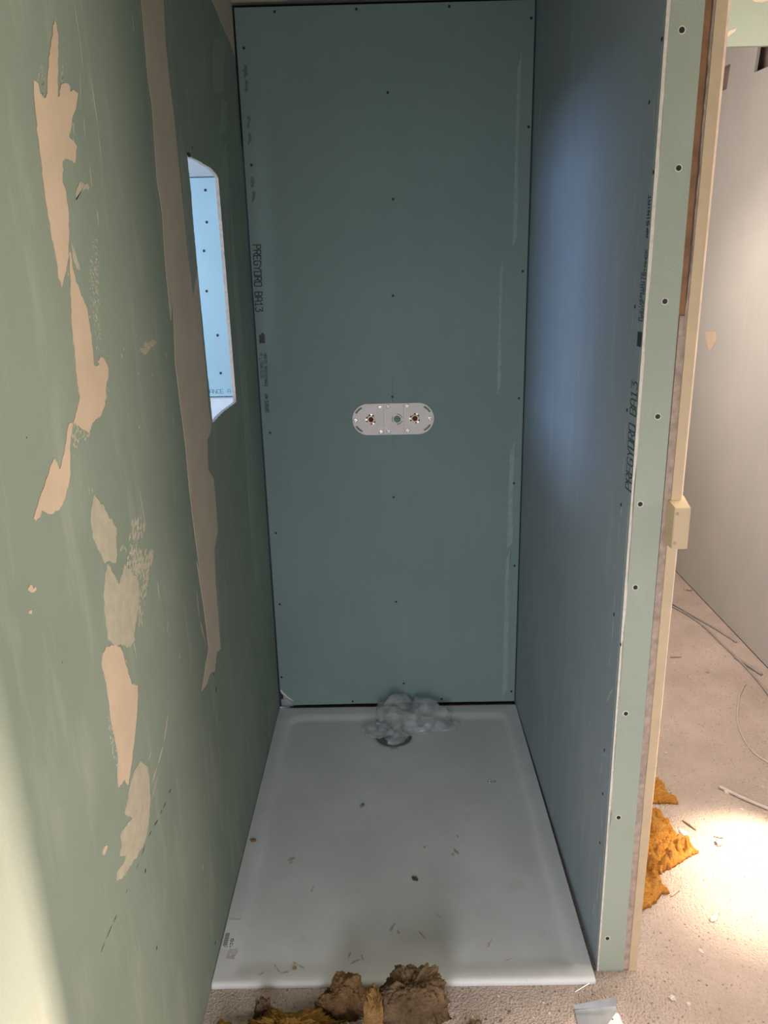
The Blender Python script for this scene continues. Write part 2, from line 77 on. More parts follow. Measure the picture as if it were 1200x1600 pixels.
FLECK_SMEAR_MIDDLE = [(-0.163,1.115,0.0247,0.0060,-1.82),(-0.077,1.097,0.0122,0.0060,-1.74),(-0.158,1.095,0.0100,0.0040,-2.21),(-0.136,1.088,0.0108,0.0040,-2.76),(-0.135,1.167,0.0134,0.0060,-2.68),(-0.143,1.154,0.0072,0.0040,-2.16),(-0.155,1.160,0.0200,0.0060,-2.21),(-0.151,1.163,0.0156,0.0040,-2.45),(-0.181,1.152,0.0057,0.0060,-2.36),(-0.136,1.155,0.0146,0.0060,2.86),(-0.131,1.177,0.0141,0.0060,-2.36),(-0.143,1.091,0.0113,0.0040,-2.36),(-0.168,1.123,0.0089,0.0040,-2.68),(-0.169,1.105,0.0156,0.0060,-2.45),(-0.156,1.101,0.0117,0.0060,-2.11),(-0.174,1.124,0.0141,0.0040,-2.36),(-0.130,1.177,0.0171,0.0080,-2.78),(-0.168,1.134,0.0156,0.0020,-2.45),(-0.217,1.120,0.0122,0.0080,-1.74),(-0.148,1.105,0.0171,0.0060,-2.78),(-0.167,1.121,0.0113,0.0080,-2.36),(-0.170,1.118,0.0045,0.0080,-2.68),(-0.173,1.134,0.0156,0.0060,-2.27),(-0.148,1.161,0.0108,0.0040,-2.76),(-0.115,1.088,0.0261,0.0060,-1.65),(-0.133,1.080,0.0100,0.0080,-2.50),(-0.145,1.180,0.0102,0.0080,-1.77),(-0.191,1.114,0.0057,0.0040,-2.36),(-0.083,1.096,0.0165,0.0080,-2.90),(-0.134,1.175,0.0141,0.0060,-3.00),(-0.081,1.086,0.0172,0.0060,-2.52),(-0.153,1.095,0.0184,0.0040,-2.28),(-0.183,1.140,0.0089,0.0060,-2.03),(-0.196,1.106,0.0100,0.0060,-2.50),(-0.161,1.103,0.0063,0.0060,-2.82),(-0.122,1.106,0.0045,0.0040,-2.03),(-0.176,1.122,0.0144,0.0080,-2.16),(-0.141,1.178,0.0206,0.0060,-2.08),(-0.119,1.088,0.0171,0.0060,-1.93),(-0.111,1.099,0.0128,0.0080,-2.47),(-0.157,1.177,0.0160,0.0060,3.14),(-0.085,1.086,0.0184,0.0060,-2.43),(-0.127,1.083,0.0082,0.0020,-2.90),(-0.202,1.109,0.0134,0.0060,-2.03),(-0.169,1.097,0.0100,0.0060,-2.50),(-0.135,1.111,0.0171,0.0040,-1.93),(-0.073,1.102,0.0108,0.0040,-1.95),(-0.152,1.142,0.0171,0.0020,-1.93),(-0.205,1.128,0.0080,0.0060,3.14),(-0.150,1.115,0.0100,0.0060,-2.50),(-0.127,1.090,0.0045,0.0080,-2.68),(-0.176,1.145,0.0152,0.0080,-1.98),(-0.185,1.140,0.0141,0.0060,-1.71),(-0.196,1.114,0.0057,0.0040,-2.36),(-0.126,1.182,0.0161,0.0020,-2.09),(-0.098,1.083,0.0156,0.0080,-2.27),(-0.138,1.112,0.0100,0.0080,-2.21),(-0.163,1.162,0.0161,0.0060,-2.62),(-0.118,1.164,0.0144,0.0080,-2.55),(-0.153,1.160,0.0144,0.0060,-2.55),(-0.180,1.166,0.0184,0.0060,-2.28),(-0.192,1.112,0.0161,0.0060,-2.09),(-0.184,1.109,0.0122,0.0020,-2.98),(-0.141,1.099,0.0100,0.0040,-2.50),(-0.162,1.171,0.0161,0.0060,-2.09),(-0.176,1.108,0.0152,0.0060,-1.98),(-0.128,1.177,0.0172,0.0040,-2.52),(-0.130,1.107,0.0117,0.0060,-2.60),(-0.118,1.149,0.0180,0.0080,3.14),(-0.137,1.168,0.0134,0.0040,-2.68),(-0.197,1.126,0.0128,0.0060,-2.47),(-0.156,1.186,0.0085,0.0060,-2.36),(-0.128,1.183,0.0040,0.0080,3.14),(-0.170,1.102,0.0063,0.0040,-2.82),(-0.085,1.086,0.0089,0.0080,-2.68),(-0.145,1.185,0.0141,0.0020,-2.36),(-0.127,1.106,0.0122,0.0040,-2.98),(-0.116,1.095,0.0128,0.0040,-2.47),(-0.163,1.173,0.0063,0.0020,-2.82),(-0.073,1.093,0.0089,0.0060,-2.68),(-0.141,1.151,0.0189,0.0040,-2.13),(-0.171,1.108,0.0184,0.0040,-2.43),(-0.134,1.153,0.0206,0.0080,-2.08),(-0.069,1.098,0.0082,0.0040,-2.90),(-0.120,1.164,0.0224,0.0040,-1.75),(-0.155,1.176,0.0128,0.0060,-2.25),(-0.112,1.179,0.0085,0.0040,-2.36),(-0.130,1.095,0.0170,0.0060,-2.36),(-0.176,1.136,0.0224,0.0060,-1.75),(-0.204,1.137,0.0057,0.0040,-2.36),(-0.101,1.162,0.0190,0.0060,-1.89),(-0.133,1.178,0.0100,0.0060,-2.21),(-0.151,1.122,0.0117,0.0060,-2.11),(-0.184,1.104,0.0100,0.0040,-2.50),(-0.152,1.159,0.0085,0.0040,-2.36),(-0.173,1.145,0.0072,0.0020,-2.16),(-0.161,1.103,0.0179,0.0080,-2.03),(-0.209,1.127,0.0144,0.0040,-2.55),(-0.181,1.120,0.0113,0.0040,-2.36),(-0.220,1.119,0.0126,0.0040,-2.82),(-0.135,1.152,0.0128,0.0040,-2.25),(-0.172,1.122,0.0072,0.0060,-2.16),(-0.142,1.096,0.0085,0.0060,-2.36),(-0.162,1.185,0.0141,0.0060,-2.36),(-0.131,1.167,0.0057,0.0040,-2.36),(-0.101,1.156,0.0184,0.0060,-2.43),(-0.109,1.076,0.0100,0.0060,-2.50),(-0.172,1.097,0.0072,0.0040,-2.55),(-0.074,1.088,0.0152,0.0080,-1.98),(-0.139,1.111,0.0161,0.0040,-2.09),(-0.164,1.102,0.0045,0.0040,-2.03),(-0.226,1.162,0.0190,0.0060,-1.89),(-0.156,1.101,0.0141,0.0020,-2.36),(-0.099,1.087,0.0172,0.0080,-2.19),(-0.115,1.078,0.0072,0.0060,-2.55),(-0.112,1.090,0.0089,0.0060,-2.03),(-0.163,1.109,0.0028,0.0060,-2.36),(-0.111,1.068,0.0197,0.0040,-1.99),(-0.155,1.106,0.0117,0.0060,-2.60),(-0.169,1.114,0.0134,0.0020,-2.03),(-0.149,1.081,0.0144,0.0040,-2.16),(-0.120,1.069,0.0184,0.0040,-1.79),(-0.106,1.102,0.0128,0.0060,-2.47),(-0.102,1.102,0.0100,0.0040,3.14),(-0.148,1.125,0.0171,0.0040,-1.93),(-0.138,1.056,0.0128,0.0060,-2.25),(-0.182,1.011,0.0072,0.0060,-2.16),(-0.163,1.019,0.0204,0.0040,-1.77),(-0.162,1.096,0.0117,0.0020,-2.11),(-0.174,1.033,0.0108,0.0060,-1.95),(-0.145,1.101,0.0100,0.0060,-2.50),(-0.174,1.110,0.0045,0.0020,-2.68),(-0.097,1.097,0.0128,0.0040,-2.47),(-0.174,1.107,0.0085,0.0080,-2.36),(-0.125,1.093,0.0063,0.0040,-2.82),(-0.082,1.102,0.0172,0.0040,-2.19),(-0.156,1.128,0.0108,0.0060,-2.76),(-0.177,1.143,0.0089,0.0020,-2.03),(-0.085,1.097,0.0082,0.0080,-2.90),(-0.157,1.116,0.0089,0.0060,-2.68),(-0.163,1.018,0.0082,0.0060,-1.82),(-0.164,1.056,0.0144,0.0040,-2.16),(-0.077,1.094,0.0134,0.0040,-2.68),(-0.091,1.100,0.0165,0.0040,-1.82),(-0.118,1.065,0.0171,0.0040,-1.93),(-0.106,1.086,0.0152,0.0040,-1.98),(-0.087,1.082,0.0102,0.0040,-1.77),(-0.170,1.057,0.0102,0.0060,-1.77),(-0.140,1.126,0.0141,0.0060,-3.00),(-0.139,1.096,0.0089,0.0040,-2.03),(-0.146,1.112,0.0072,0.0060,-2.55),(-0.118,1.076,0.0100,0.0060,-2.50),(-0.146,1.056,0.0134,0.0040,-2.03),(-0.197,1.120,0.0072,0.0040,-2.16),(-0.199,1.136,0.0113,0.0060,-2.36),(-0.165,1.137,0.0072,0.0060,-2.16),(-0.091,1.101,0.0089,0.0060,-2.03),(-0.188,1.004,0.0089,0.0040,-2.03),(-0.084,1.104,0.0089,0.0060,-2.03),(-0.105,1.089,0.0072,0.0060,-2.16),(-0.116,1.062,0.0126,0.0060,-2.82),(-0.216,1.160,0.0100,0.0020,-2.50),(-0.171,1.057,0.0128,0.0040,-2.25),(-0.131,1.074,0.0085,0.0040,-2.36),(-0.163,1.060,0.0100,0.0020,-2.50),(-0.170,1.015,0.0108,0.0040,-1.95),(-0.134,1.123,0.0089,0.0060,-2.68),(-0.112,1.110,0.0100,0.0060,-2.50),(-0.125,1.058,0.0190,0.0060,-1.89),(-0.180,1.115,0.0082,0.0060,-2.90),(-0.138,1.069,0.0085,0.0020,-2.36),(-0.175,1.108,0.0122,0.0060,-2.98),(-0.180,1.137,0.0171,0.0040,-1.93),(-0.176,1.099,0.0072,0.0040,-2.16),(-0.183,1.025,0.0113,0.0020,-2.36),(-0.157,1.135,0.0134,0.0060,-2.03),(-0.111,1.087,0.0100,0.0020,-2.21),(-0.140,1.116,0.0241,0.0040,-1.65),(-0.135,1.104,0.0171,0.0060,-1.93),(-0.129,1.069,0.0063,0.0060,-1.89),(-0.151,1.063,0.0063,0.0040,-1.89),(-0.084,1.083,0.0156,0.0040,-2.45),(-0.151,1.089,0.0102,0.0040,-2.94),(-0.166,1.128,0.0063,0.0040,-2.82),(-0.143,1.044,0.0221,0.0040,-1.66),(-0.183,1.017,0.0134,0.0040,-2.03),(-0.090,1.097,0.0122,0.0040,-2.98),(-0.142,1.062,0.0126,0.0040,-1.89),(-0.136,1.042,0.0161,0.0060,-1.70),(-0.150,1.042,0.0117,0.0040,-2.11),(-0.186,1.006,0.0117,0.0040,-2.11),(-0.157,1.138,0.0057,0.0020,-2.36),(-0.109,1.062,0.0057,0.0060,-2.36),(-0.168,1.090,0.0126,0.0060,-1.89),(-0.131,1.059,0.0134,0.0040,-2.03),(-0.173,1.024,0.0141,0.0060,-2.36),(-0.131,1.121,0.0179,0.0020,-2.03),(-0.151,1.107,0.0085,0.0040,-2.36),(-0.169,1.033,0.0057,0.0040,-2.36),(-0.106,1.114,0.0171,0.0040,-1.93),(-0.176,1.132,0.0172,0.0020,-2.19),(-0.178,1.121,0.0089,0.0040,-2.68),(-0.206,1.151,0.0100,0.0020,-2.50),(-0.179,1.124,0.0146,0.0040,-1.85),(-0.081,1.100,0.0057,0.0080,-2.36),(-0.192,1.124,0.0128,0.0060,-2.25),(-0.135,1.101,0.0141,0.0040,-3.00),(-0.155,1.053,0.0102,0.0020,-1.77),(-0.132,1.044,0.0165,0.0040,-1.82),(-0.123,1.055,0.0082,0.0060,-1.82),(-0.103,1.081,0.0089,0.0060,-2.03),(-0.172,1.054,0.0128,0.0060,-2.25),(-0.176,1.028,0.0165,0.0040,-1.82),(-0.187,1.009,0.0045,0.0080,-2.68),(-0.190,1.141,0.0045,0.0060,-2.03),(-0.173,1.120,0.0117,0.0040,-2.11),(-0.114,1.086,0.0100,0.0060,-2.21),(-0.195,1.122,0.0144,0.0040,-2.55),(-0.130,1.051,0.0072,0.0060,-2.55),(-0.148,1.031,0.0144,0.0020,-2.16),(-0.209,1.156,0.0045,0.0040,-2.68),(-0.157,1.050,0.0128,0.0060,-2.25),(-0.121,1.094,0.0072,0.0060,-2.16),(-0.136,1.078,0.0108,0.0060,-2.76),(-0.152,1.055,0.0144,0.0020,-2.55),(-0.135,1.090,0.0156,0.0060,-2.27),(-0.169,1.043,0.0057,0.0060,-2.36),(-0.103,1.076,0.0045,0.0060,-2.68),(-0.111,1.114,0.0141,0.0040,-2.36),(-0.171,1.027,0.0082,0.0080,2.90)]
FLECK_EDGE_CRUMBS = [(-0.220,1.788,0.0028,0.0040,-2.36),(-0.223,1.768,0.0028,0.0040,2.36),(-0.216,1.762,0.0028,0.0020,2.36),(-0.231,1.770,0.0045,0.0020,-2.68),(-0.213,1.777,0.0020,0.0040,3.14),(-0.230,1.772,0.0020,0.0020,3.14),(-0.228,1.775,0.0063,0.0020,-2.82),(-0.215,1.759,0.0057,0.0020,2.36),(-0.210,1.784,0.0020,0.0040,3.14),(-0.245,1.755,0.0020,0.0020,3.14),(-0.230,1.775,0.0060,0.0040,3.14),(-0.214,1.797,0.0020,0.0040,3.14),(-0.213,1.778,0.0063,0.0040,-2.82),(-0.217,1.798,0.0040,0.0020,3.14),(-0.221,1.760,0.0072,0.0020,-2.55),(-0.216,1.801,0.0060,0.0060,3.14),(-0.203,1.800,0.0060,0.0040,3.14),(-0.207,1.794,0.0072,0.0040,-2.55),(-0.231,1.755,0.0060,0.0020,3.14),(-0.216,1.756,0.0063,0.0040,-2.82),(-0.209,1.799,0.0063,0.0040,2.82),(-0.253,1.753,0.0040,0.0040,3.14),(-0.244,1.760,0.0020,0.0040,3.14),(-0.208,1.790,0.0040,0.0040,3.14),(-0.213,1.761,0.0040,0.0020,3.14),(-0.228,1.753,0.0040,0.0000,3.14),(-0.206,1.797,0.0045,0.0020,-2.68),(-0.225,1.757,0.0020,0.0020,3.14),(-0.216,1.803,0.0045,0.0020,-2.68),(-0.237,1.768,0.0057,0.0040,2.36),(-0.222,1.800,0.0045,0.0040,-2.68),(-0.235,1.758,0.0057,0.0020,-2.36),(-0.213,1.774,0.0045,0.0020,-2.68),(-0.233,1.760,0.0020,0.0040,3.14),(-0.239,1.755,0.0072,0.0040,-2.55),(-0.241,1.765,0.0063,0.0040,2.82),(-0.243,1.758,0.0045,0.0020,2.68),(-0.216,1.805,0.0057,0.0040,-2.36),(-0.228,1.768,0.0063,0.0040,-2.82),(-0.205,1.787,0.0028,0.0020,2.36),(-0.306,1.820,0.0085,0.0000,-2.36),(-0.300,1.825,0.0045,0.0020,-2.68),(-0.308,1.840,0.0085,0.0020,-2.36),(-0.297,1.834,0.0113,0.0000,-2.36),(-0.314,1.835,0.0057,0.0020,-2.36),(-0.302,1.838,0.0045,0.0000,-2.03),(-0.293,1.854,0.0045,0.0020,-2.68),(-0.293,1.840,0.0063,0.0020,-2.82),(-0.314,1.834,0.0040,0.0040,3.14),(-0.302,1.846,0.0045,0.0020,-2.03),(-0.302,1.832,0.0100,0.0000,-2.21),(-0.308,1.842,0.0045,0.0040,-2.68),(-0.295,1.849,0.0100,0.0020,-2.50),(-0.302,1.818,0.0085,0.0020,-2.36),(-0.296,1.854,0.0113,0.0020,-2.36),(-0.304,1.842,0.0057,0.0000,-2.36),(-0.304,1.836,0.0045,0.0020,-2.68),(-0.297,1.843,0.0085,0.0020,-2.36),(-0.236,1.839,0.0072,0.0020,-2.16),(-0.235,1.846,0.0045,0.0000,-2.68),(-0.226,1.855,0.0128,0.0000,-2.25),(-0.229,1.855,0.0089,0.0020,-2.03),(-0.230,1.851,0.0063,0.0020,-2.82),(-0.229,1.850,0.0057,0.0020,-2.36),(-0.227,1.860,0.0040,0.0040,3.14),(-0.223,1.863,0.0057,0.0020,-2.36),(-0.219,1.869,0.0045,0.0020,-2.68),(-0.224,1.860,0.0045,0.0020,-2.68),(-0.233,1.840,0.0045,0.0020,-2.68),(-0.220,1.871,0.0072,0.0020,-2.16),(-0.300,1.367,0.0045,0.0040,-2.03),(-0.308,1.367,0.0045,0.0040,-2.68),(-0.348,1.391,0.0028,0.0040,-2.36),(-0.352,1.372,0.0063,0.0040,-1.89),(-0.341,1.381,0.0063,0.0020,-1.89),(-0.365,1.351,0.0045,0.0040,-2.03),(-0.320,1.369,0.0057,0.0020,-2.36),(-0.360,1.389,0.0063,0.0040,-1.89),(-0.325,1.369,0.0063,0.0020,-1.89),(-0.303,1.366,0.0045,0.0040,-2.03),(-0.357,1.361,0.0063,0.0020,-1.89),(-0.317,1.374,0.0072,0.0020,-2.16),(-0.358,1.362,0.0028,0.0020,-2.36),(-0.343,1.366,0.0072,0.0040,-2.16),(-0.337,1.369,0.0060,0.0020,-1.57),(-0.299,1.367,0.0045,0.0040,-2.03),(-0.338,1.384,0.0028,0.0040,-2.36),(-0.353,1.370,0.0057,0.0040,-2.36),(-0.345,1.383,0.0020,0.0040,-1.57),(-0.360,1.365,0.0063,0.0060,-1.89),(-0.339,1.390,0.0028,0.0020,-2.36),(-0.358,1.377,0.0057,0.0040,-2.36),(-0.351,1.374,0.0072,0.0020,-2.16),(-0.354,1.390,0.0045,0.0020,-2.03),(-0.327,1.378,0.0063,0.0020,-1.89),(-0.353,1.377,0.0057,0.0040,-2.36),(-0.336,1.380,0.0057,0.0020,-2.36),(-0.327,1.385,0.0057,0.0040,-2.36),(-0.315,1.364,0.0028,0.0040,-2.36),(-0.354,1.394,0.0072,0.0020,-2.16),(-0.331,1.378,0.0045,0.0020,-2.03),(-0.359,1.364,0.0072,0.0040,-2.16),(-0.338,1.388,0.0082,0.0040,-1.82),(-0.362,1.382,0.0063,0.0040,-1.89),(-0.352,1.360,0.0040,0.0040,-1.57),(-0.346,1.380,0.0072,0.0040,-2.16),(-0.346,1.368,0.0045,0.0040,-2.03),(-0.331,1.376,0.0045,0.0040,-2.03),(-0.361,1.379,0.0028,0.0040,-2.36),(-0.362,1.386,0.0082,0.0020,-1.82),(-0.345,1.391,0.0028,0.0040,-2.36),(-0.297,1.369,0.0040,0.0040,-1.57),(-0.317,1.371,0.0063,0.0020,-1.89),(-0.357,1.384,0.0063,0.0020,-1.89),(-0.354,1.369,0.0089,0.0020,-2.03),(-0.344,1.391,0.0045,0.0020,-2.03),(-0.318,1.364,0.0057,0.0040,-2.36),(-0.354,1.373,0.0045,0.0040,-2.03),(-0.351,1.388,0.0082,0.0020,-1.82),(-0.362,1.377,0.0045,0.0040,-2.03),(-0.372,0.865,0.0080,0.0040,3.14),(-0.367,0.912,0.0060,0.0020,3.14),(-0.373,0.919,0.0060,0.0020,3.14),(-0.370,0.929,0.0045,0.0040,2.68),(-0.362,0.855,0.0040,0.0020,3.14),(-0.372,0.884,0.0045,0.0020,-2.68),(-0.363,0.853,0.0028,0.0040,-2.36),(-0.367,0.847,0.0045,0.0040,-2.68),(-0.368,0.884,0.0040,0.0020,3.14),(-0.375,0.875,0.0063,0.0040,-2.82),(-0.374,0.915,0.0060,0.0020,3.14),(-0.363,0.902,0.0040,0.0040,3.14),(-0.375,0.902,0.0080,0.0040,3.14),(-0.365,0.914,0.0082,0.0020,2.90),(-0.371,0.920,0.0045,0.0040,-2.68),(-0.373,0.880,0.0080,0.0040,3.14),(-0.370,0.898,0.0020,0.0040,3.14),(-0.373,0.936,0.0040,0.0020,3.14),(-0.370,0.922,0.0063,0.0000,-2.82),(-0.371,0.893,0.0028,0.0020,-2.36),(-0.371,0.891,0.0100,0.0020,2.50),(-0.366,0.893,0.0040,0.0040,3.14),(-0.366,0.902,0.0020,0.0020,3.14),(-0.367,0.891,0.0060,0.0020,3.14),(-0.375,0.892,0.0040,0.0040,3.14),(-0.377,0.920,0.0057,0.0020,-2.36),(-0.365,0.860,0.0040,0.0020,3.14),(-0.371,0.866,0.0028,0.0020,-2.36),(-0.362,0.869,0.0040,0.0020,3.14),(-0.375,0.878,0.0020,0.0020,3.14),(-0.269,0.978,0.0089,0.0040,2.68),(-0.267,0.950,0.0040,0.0020,3.14),(-0.269,0.955,0.0028,0.0040,-2.36),(-0.269,0.967,0.0028,0.0040,-2.36),(-0.269,0.950,0.0045,0.0020,2.68),(-0.267,0.962,0.0045,0.0040,-2.68),(-0.264,0.947,0.0060,0.0040,3.14),(-0.269,0.972,0.0045,0.0020,2.68),(-0.266,0.951,0.0045,0.0040,2.68),(-0.267,0.959,0.0045,0.0040,-2.68),(-0.219,1.400,0.0040,0.0040,3.14),(-0.215,1.412,0.0020,0.0060,3.14),(-0.207,1.421,0.0045,0.0060,-2.68),(-0.216,1.412,0.0072,0.0060,-2.55),(-0.224,1.401,0.0060,0.0060,3.14),(-0.217,1.407,0.0085,0.0040,-2.36),(-0.219,1.408,0.0020,0.0060,3.14),(-0.202,1.422,0.0040,0.0040,3.14),(-0.206,1.409,0.0057,0.0040,-2.36),(-0.207,1.432,0.0089,0.0080,2.68),(-0.195,1.417,0.0057,0.0040,-2.36),(-0.204,1.428,0.0085,0.0060,-2.36),(-0.212,1.407,0.0060,0.0060,3.14),(-0.207,1.438,0.0040,0.0040,3.14),(-0.222,1.404,0.0060,0.0060,3.14),(-0.202,1.432,0.0060,0.0040,3.14),(-0.211,1.406,0.0063,0.0040,-2.82),(-0.205,1.435,0.0040,0.0020,3.14),(-0.297,1.595,0.0063,0.0020,2.82),(-0.288,1.599,0.0045,0.0040,-2.68),(-0.291,1.600,0.0100,0.0020,2.21),(-0.285,1.602,0.0063,0.0040,2.82),(-0.297,1.594,0.0057,0.0040,2.36),(-0.284,1.601,0.0063,0.0040,2.82),(-0.283,1.616,0.0040,0.0040,3.14),(-0.281,1.611,0.0020,0.0020,3.14),(-0.289,1.604,0.0057,0.0040,2.36),(-0.285,1.612,0.0072,0.0040,2.55)]
# streaks as (y0, z0, y1, z1, width)
LEFT_STREAK = [(-0.142,1.973,-0.135,1.923,0.0030),(-0.134,1.935,-0.138,1.875,0.0020),(-0.151,1.881,-0.166,1.827,0.0020),(-0.106,1.884,-0.100,1.811,0.0050),(-0.102,1.817,-0.100,1.753,0.0030),(-0.158,1.820,-0.164,1.784,0.0030),(-0.158,1.751,-0.161,1.718,0.0040),(-0.148,1.691,-0.151,1.663,0.0050),(0.157,2.038,0.153,2.000,0.0060),(0.205,2.064,0.213,2.042,0.0040),(0.761,2.112,0.759,2.079,0.0080),(-0.112,1.982,-0.110,1.968,0.0020),(-0.105,1.235,-0.091,1.151,0.0040),(-0.101,1.475,-0.098,1.471,0.0090),(0.155,1.442,0.152,1.428,0.0070),(-0.116,1.466,-0.109,1.460,0.0050),(-0.036,1.426,-0.035,1.421,0.0090),(0.047,1.413,0.050,1.408,0.0090),(-0.067,1.336,-0.063,1.329,0.0080),(-0.327,1.298,-0.328,1.282,0.0030),(-0.317,1.289,-0.314,1.282,0.0040),(0.159,1.317,0.157,1.291,0.0040),(-0.301,1.244,-0.301,1.237,0.0050),(-0.088,0.767,-0.135,0.730,0.0090),(-0.135,0.730,-0.182,0.716,0.0070),(-0.182,0.716,-0.224,0.707,0.0050),(-0.203,0.763,-0.224,0.758,0.0040),(-0.177,0.700,-0.245,0.678,0.0030),(0.029,0.840,0.028,0.826,0.0090),(-0.026,0.940,-0.036,0.915,0.0050),(-0.059,1.039,-0.061,0.996,0.0060),(0.209,0.909,0.210,0.834,0.0110),(0.210,0.834,0.242,0.758,0.0100),(0.033,0.310,0.031,0.291,0.0100),(-0.173,1.016,-0.172,0.993,0.0050),(-0.224,0.995,-0.220,0.959,0.0040),(0.278,0.551,0.273,0.521,0.0050),(-0.308,1.021,-0.307,1.012,0.0070)]
LEFT_CUT = [(-0.119,0.621,-0.139,0.624,0.0040),(-0.159,0.621,-0.180,0.621,0.0040),(-0.184,0.622,-0.198,0.623,0.0030),(-0.213,0.622,-0.240,0.629,0.0040),(-0.253,0.630,-0.271,0.632,0.0030),(-0.290,0.631,-0.317,0.629,0.0030),(-0.331,0.629,-0.345,0.625,0.0020),(-0.392,0.628,-0.401,0.627,0.0020),(-0.446,0.628,-0.462,0.628,0.0030),(-0.465,0.629,-0.497,0.630,0.0030),(-0.500,0.630,-0.520,0.628,0.0030),(-0.306,0.593,-0.306,0.584,0.0080),(-0.301,0.417,-0.302,0.409,0.0070),(0.291,0.654,0.291,0.646,0.0090),(0.297,0.616,0.300,0.589,0.0060),(0.067,0.053,0.067,0.046,0.0160),(0.300,0.753,0.297,0.730,0.0060),(-0.497,1.098,-0.498,1.095,0.0020),(0.428,-0.012,0.430,-0.019,0.0150),(-0.500,1.405,-0.499,1.403,0.0040),(0.401,1.587,0.405,1.546,0.0060),(0.401,1.546,0.417,1.508,0.0050),(0.542,1.870,0.545,1.866,0.0130),(0.483,1.848,0.524,1.850,0.0110)]
RIGHT_STREAK = [(0.651,2.122,0.671,2.051,0.0140),(0.671,2.051,0.664,1.963,0.0110),(0.686,2.006,0.693,1.958,0.0180),(0.693,1.958,0.711,1.891,0.0130),(0.668,1.984,0.691,1.883,0.0070),(0.439,1.940,0.466,1.852,0.0140),(0.439,1.940,0.451,1.890,0.0080),(0.376,1.852,0.384,1.831,0.0090),(0.365,1.846,0.375,1.824,0.0060),(0.351,2.013,0.363,1.955,0.0040),(1.113,2.079,1.104,1.941,0.0160),(1.110,2.239,1.112,2.200,0.0210),(0.059,1.875,0.050,1.863,0.0050),(0.032,1.863,0.021,1.793,0.0030),(0.062,1.834,0.059,1.770,0.0030),(0.069,1.785,0.072,1.771,0.0070),(0.025,1.760,0.028,1.757,0.0090),(0.366,2.004,0.368,1.997,0.0040),(0.328,2.058,0.337,2.025,0.0030),(0.664,2.180,0.663,2.120,0.0040),(0.075,2.014,0.076,1.994,0.0030),(0.070,1.702,0.074,1.660,0.0040),(0.074,1.660,0.073,1.593,0.0050),(0.073,1.593,0.073,1.519,0.0040),(0.071,1.511,0.078,1.467,0.0050),(0.078,1.467,0.083,1.430,0.0050),(0.139,1.680,0.137,1.678,0.0080),(0.021,1.717,0.024,1.709,0.0030),(0.092,1.368,0.079,1.361,0.0040),(0.078,1.308,0.073,1.240,0.0040),(0.073,1.240,0.077,1.160,0.0040),(0.070,1.132,0.072,1.102,0.0060),(0.078,1.093,0.077,1.038,0.0040),(0.092,0.998,0.096,0.978,0.0110),(0.038,0.997,0.032,0.995,0.0080),(0.080,0.945,0.075,0.908,0.0040),(0.080,0.931,0.076,0.893,0.0070),(0.078,0.885,0.077,0.822,0.0050),(0.088,0.771,0.088,0.766,0.0140),(0.089,0.763,0.080,0.809,0.0030),(0.044,0.734,0.075,0.701,0.0060),(0.071,0.703,0.088,0.674,0.0090),(0.201,0.592,0.197,0.591,0.0160),(0.201,0.558,0.217,0.537,0.0120),(0.086,0.545,0.083,0.542,0.0170),(0.096,0.523,0.100,0.478,0.0050),(0.074,0.404,0.064,0.349,0.0060),(0.063,0.289,0.062,0.215,0.0080),(0.063,0.223,0.071,0.149,0.0120),(0.049,0.227,0.040,0.177,0.0070),(0.084,0.136,0.097,0.083,0.0080),(0.006,0.457,0.007,0.417,0.0050),(0.093,0.320,0.083,0.298,0.0040)]
RIGHT_SCREWS = [(0.01, 1.94), (0.056, 1.855), (0.007, 1.739), (0.064, 1.515), (0.072, 1.321), (0.072, 1.13), (0.073, 0.89), (0.015, 0.85), (0.081, 0.558), (0.073, 0.45), (0.072, 0.318)]
BACK_SCREWS = [(0.126, 2.325), (0.368, 2.326), (0.642, 2.327), (0.885, 2.291), (0.456, 2.102), (0.886, 1.998), (0.028, 2.232), (0.028, 1.909), (0.467, 1.8), (0.461, 1.507), (0.881, 1.574), (0.028, 1.394), (0.453, 1.178), (0.88, 1.164), (0.032, 1.063), (0.451, 0.825), (0.871, 0.867), (0.03, 0.701), (0.881, 0.56), (0.453, 0.428), (0.027, 0.426), (0.016, 0.128), (0.281, 0.02), (0.476, 0.093), (0.619, 0.024), (0.883, 0.052)]
FRONT_SCREWS = [(0.927, 1.949), (0.941, 1.744), (0.937, 1.526), (0.942, 1.319), (0.923, 1.149), (0.927, 0.975), (0.929, 0.687), (0.932, 0.424), (0.93, 0.084)]
FAR_SCREWS = [(-0.287, 1.911), (-0.292, 1.789), (-0.313, 1.678), (-0.316, 1.517), (-0.285, 1.335), (-0.285, 1.175)]
